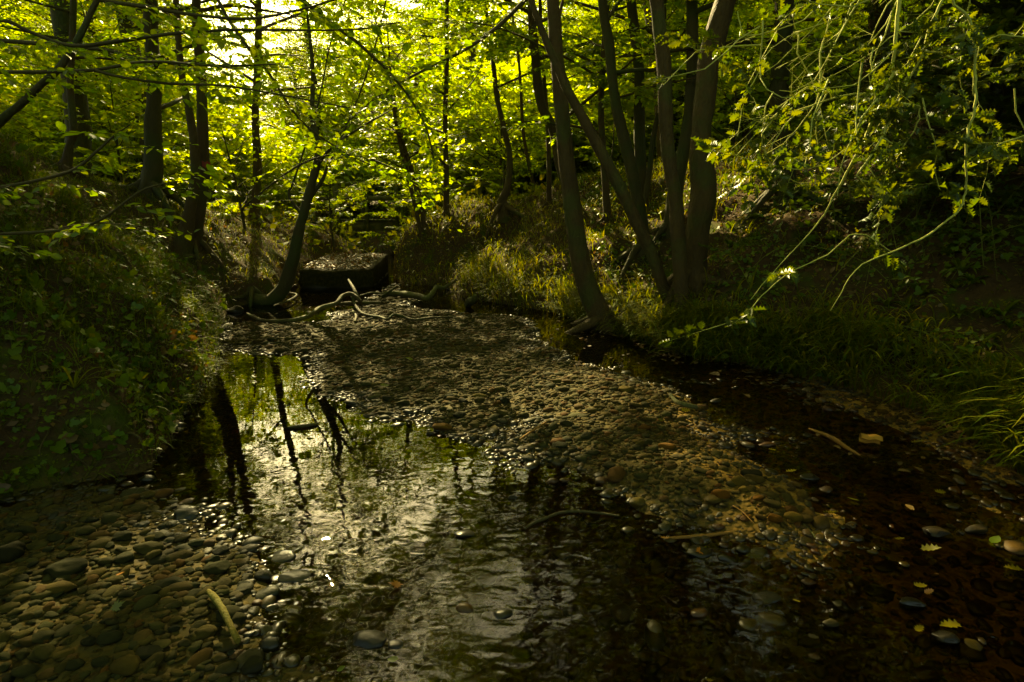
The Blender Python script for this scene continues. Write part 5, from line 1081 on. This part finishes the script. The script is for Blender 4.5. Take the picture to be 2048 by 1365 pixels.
FL = [(1815, 868, 42, 'h', 'y', 'yellow-green holly leaf floating highest, near the right gravel shoulder'), (1836, 886, 34, 'h', 'y', 'holly leaf drifting just below the highest one'), (1583, 943, 30, 'h', 'y', 'spiky yellow leaf up the stream from the pale stone'), (1660, 1040, 42, 'h', 'y', 'holly leaf alone in the dark water right of the pale stone'),
 (1800, 1080, 36, 'h', 'y', 'greenish holly leaf left of the dark angular stone'), (1860, 1102, 44, 'h', 'y', 'curled holly leaf below the dark angular stone'), (1990, 1082, 40, 'o', 'g', 'green pointed leaf near the right edge'), (2026, 1138, 44, 'h', 'y', 'holly leaf cut by the right edge'),
 (1840, 1172, 34, 'h', 'y', 'yellow leaf resting above the orange one'), (1857, 1186, 26, 'h', 'r', 'orange leaf touching the yellow one'), (2000, 947, 26, 'h', 'y', 'small yellow leaf at the right edge gravel'), (1926, 909, 26, 'h', 'y', 'yellow leaf on the right gravel shoulder'),
 (1592, 1205, 28, 'o', 'y', 'slim yellow leaf in the riffle'), (1900, 1252, 52, 'h', 'y', 'yellow leaf caught on the dark domed stone'), (1838, 1258, 34, 'h', 'y', 'greenish leaf left of the dark domed stone'), (1330, 1077, 24, 'h', 'r', 'small orange leaf at the left end of the rust stick'),
 (1403, 1104, 40, 'm', 'r', 'orange maple leaf resting on a low stone'), (246, 1267, 46, 'm', 'y', 'yellow-brown leaf among the near left pebbles'), (246, 1175, 30, 'm', 'r', 'reddish leaf beside the largest oval stone'), (363, 950, 20, 'm', 'y', 'tiny tan leaf in the dark water by the left bank'),
 (790, 1172, 44, 'm', 'r', 'brown leaf under the shallow water in mid stream'), (786, 1320, 30, 'o', 'g', 'round green leaf near the bottom centre'), (682, 1339, 22, 'o', 'g', 'small round green leaf left of the bottom centre one'), (667, 1105, 34, 'm', 'y', 'yellow-green leaf in the bright glints'),
 (1226, 1057, 24, 'm', 'y', 'star shaped yellow leaf under the water right of the bowed stick'), (1152, 982, 20, 'h', 'y', 'bright curled leaf by the reddish upright stone'), (1585, 880, 22, 'm', 'y', 'small yellow leaf right of the flat orange stone'), (1320, 868, 24, 'm', 'y', 'yellow leaf on the lower right of the gravel bar'),
 (1706, 1000, 30, 'o', 'y', 'faint yellow leaf drifting in mid right stream'), (1880, 985, 30, 'h', 'y', 'thin pale leaf in the dark right stream'), (1640, 700, 40, 'h', 'g', 'upright holly leaf on the right bank edge'), (1420, 1363, 30, 'm', 'y', 'yellow leaf cut by the bottom edge'),
 (820, 746, 20, 'o', 'g', 'small green leaf on the gravel bar near the bright pool'), (770, 790, 26, 'o', 'g', 'green leaf on the left rim of the gravel bar'), (1545, 900, 20, 'h', 'y', 'small spiky leaf below the flat orange stone'), (1370, 840, 24, 'h', 'y', 'pale leaf in the water right of the gravel bar')]
SS = {'h': SH_HOLLY, 'o': SH_OVATE, 'm': SH_MAPLE}; MS = {'y': M_YELLOW, 'g': M_BEECH, 'r': M_ORANGE}
for k, (px, py, w, s, m, lab) in enumerate(FL): fallen(lab, px, py, w, SS[s], MS[m], k)
# hanging roots under the left bank
for k in range(12):
    rg = np.random.default_rng(950 + k); px = rg.uniform(60, 330); h = hit(px, 925 - abs(px - 200) * .05 + rg.uniform(-40, 10))
    if h is None: continue
    P = [h + [-.05, .02, .05]]; d = unit([rg.normal(.1, .3), -.2, -.8])
    for i in range(5): d = unit(d + rg.normal(0, .3, 3)); P.append(P[-1] + d * rg.uniform(.03, .07)); P[-1][2] = max(P[-1][2], tz(P[-1][0], P[-1][1]) + .004)
    mb = MB(); P = crom(P, 3); mb.tube(P, np.linspace(.006, .002, len(P)), 5, 0, .2); tag(mb.build('root', [M_TWIG], origin=P[0], smooth=True), 'thin bare root hanging from the foot of the left bank', 'root', 'roots hanging from the left bank')

# small leaf scraps gathered along the right water edge
x, y = scatter(30000, .2, 3.2, 1.2, 6.5); d = sdf(CHAN, x, y); k = (d > 0) & right(x, y) & (R.random(len(x)) < .5 * np.exp(-d / .22) * np.clip(.4 + 1.6 * fbm(x * 3, y * 3, 301, 2), 0, 1)); x, y = x[k], y[k]; n = len(x); a = R.uniform(0, 6.28, n)
V, F = leaf_geo(np.stack([x, y, np.maximum(terrain(x, y) + .012, .004)], 1), np.stack([np.cos(a), np.sin(a), 0 * a], 1), np.tile([0, 0, 1.], (n, 1)), .038 * np.exp(R.normal(0, .35, n)), .62, SH_OVATE, .12)
tag(build('leaf_litter', V, [(F, 0)], [M_LITTER]), 'small dead leaves washed up along the right water edge', 'leaf litter', kind='stuff')

# low broad-leaved plants over the right slope
rp = np.random.default_rng(77)
for k in range(34):
    px, py = rp.uniform(1440, 2040), rp.uniform(430, 700)
    n0 = len(bpy.data.objects); fern = k % 3 == 0
    rosette('low leafy plant growing among the ivy on the right slope', px, py, int(rp.integers(6, 11)), rp.uniform(.10, .2), rp.uniform(.008, .02), 500 + k, M_IVY if k % 2 else M_MOSS, name='leafy_plant')
for o in bpy.data.objects:
    if o.name.startswith('leafy_plant'): o['group'] = 'leafy plants on the right slope'

n = 700; u_, v_ = R.uniform(0.03, .97, n), R.uniform(.02, 1, n) ** 1.3; bx = b0[0] + (b2[0] - b0[0]) * u_ - .28 * v_; by = b0[1] + 2.4 * v_ + .05; a = R.uniform(0, 6.28, n)
V, F = leaf_geo(np.stack([bx, by, .33 + .04 * (by - b0[1])], 1), np.stack([np.cos(a), np.sin(a), .3 * np.sin(3 * a)], 1), np.tile([0, 0, 1.], (n, 1)), .05 * np.exp(R.normal(0, .3, n)), .65, SH_OVATE, .25)
tag(build('leaf_litter', V, [(F, 0)], [M_LITTER]), 'dead leaves lying on top of the sandstone block', 'leaf litter', kind='stuff')
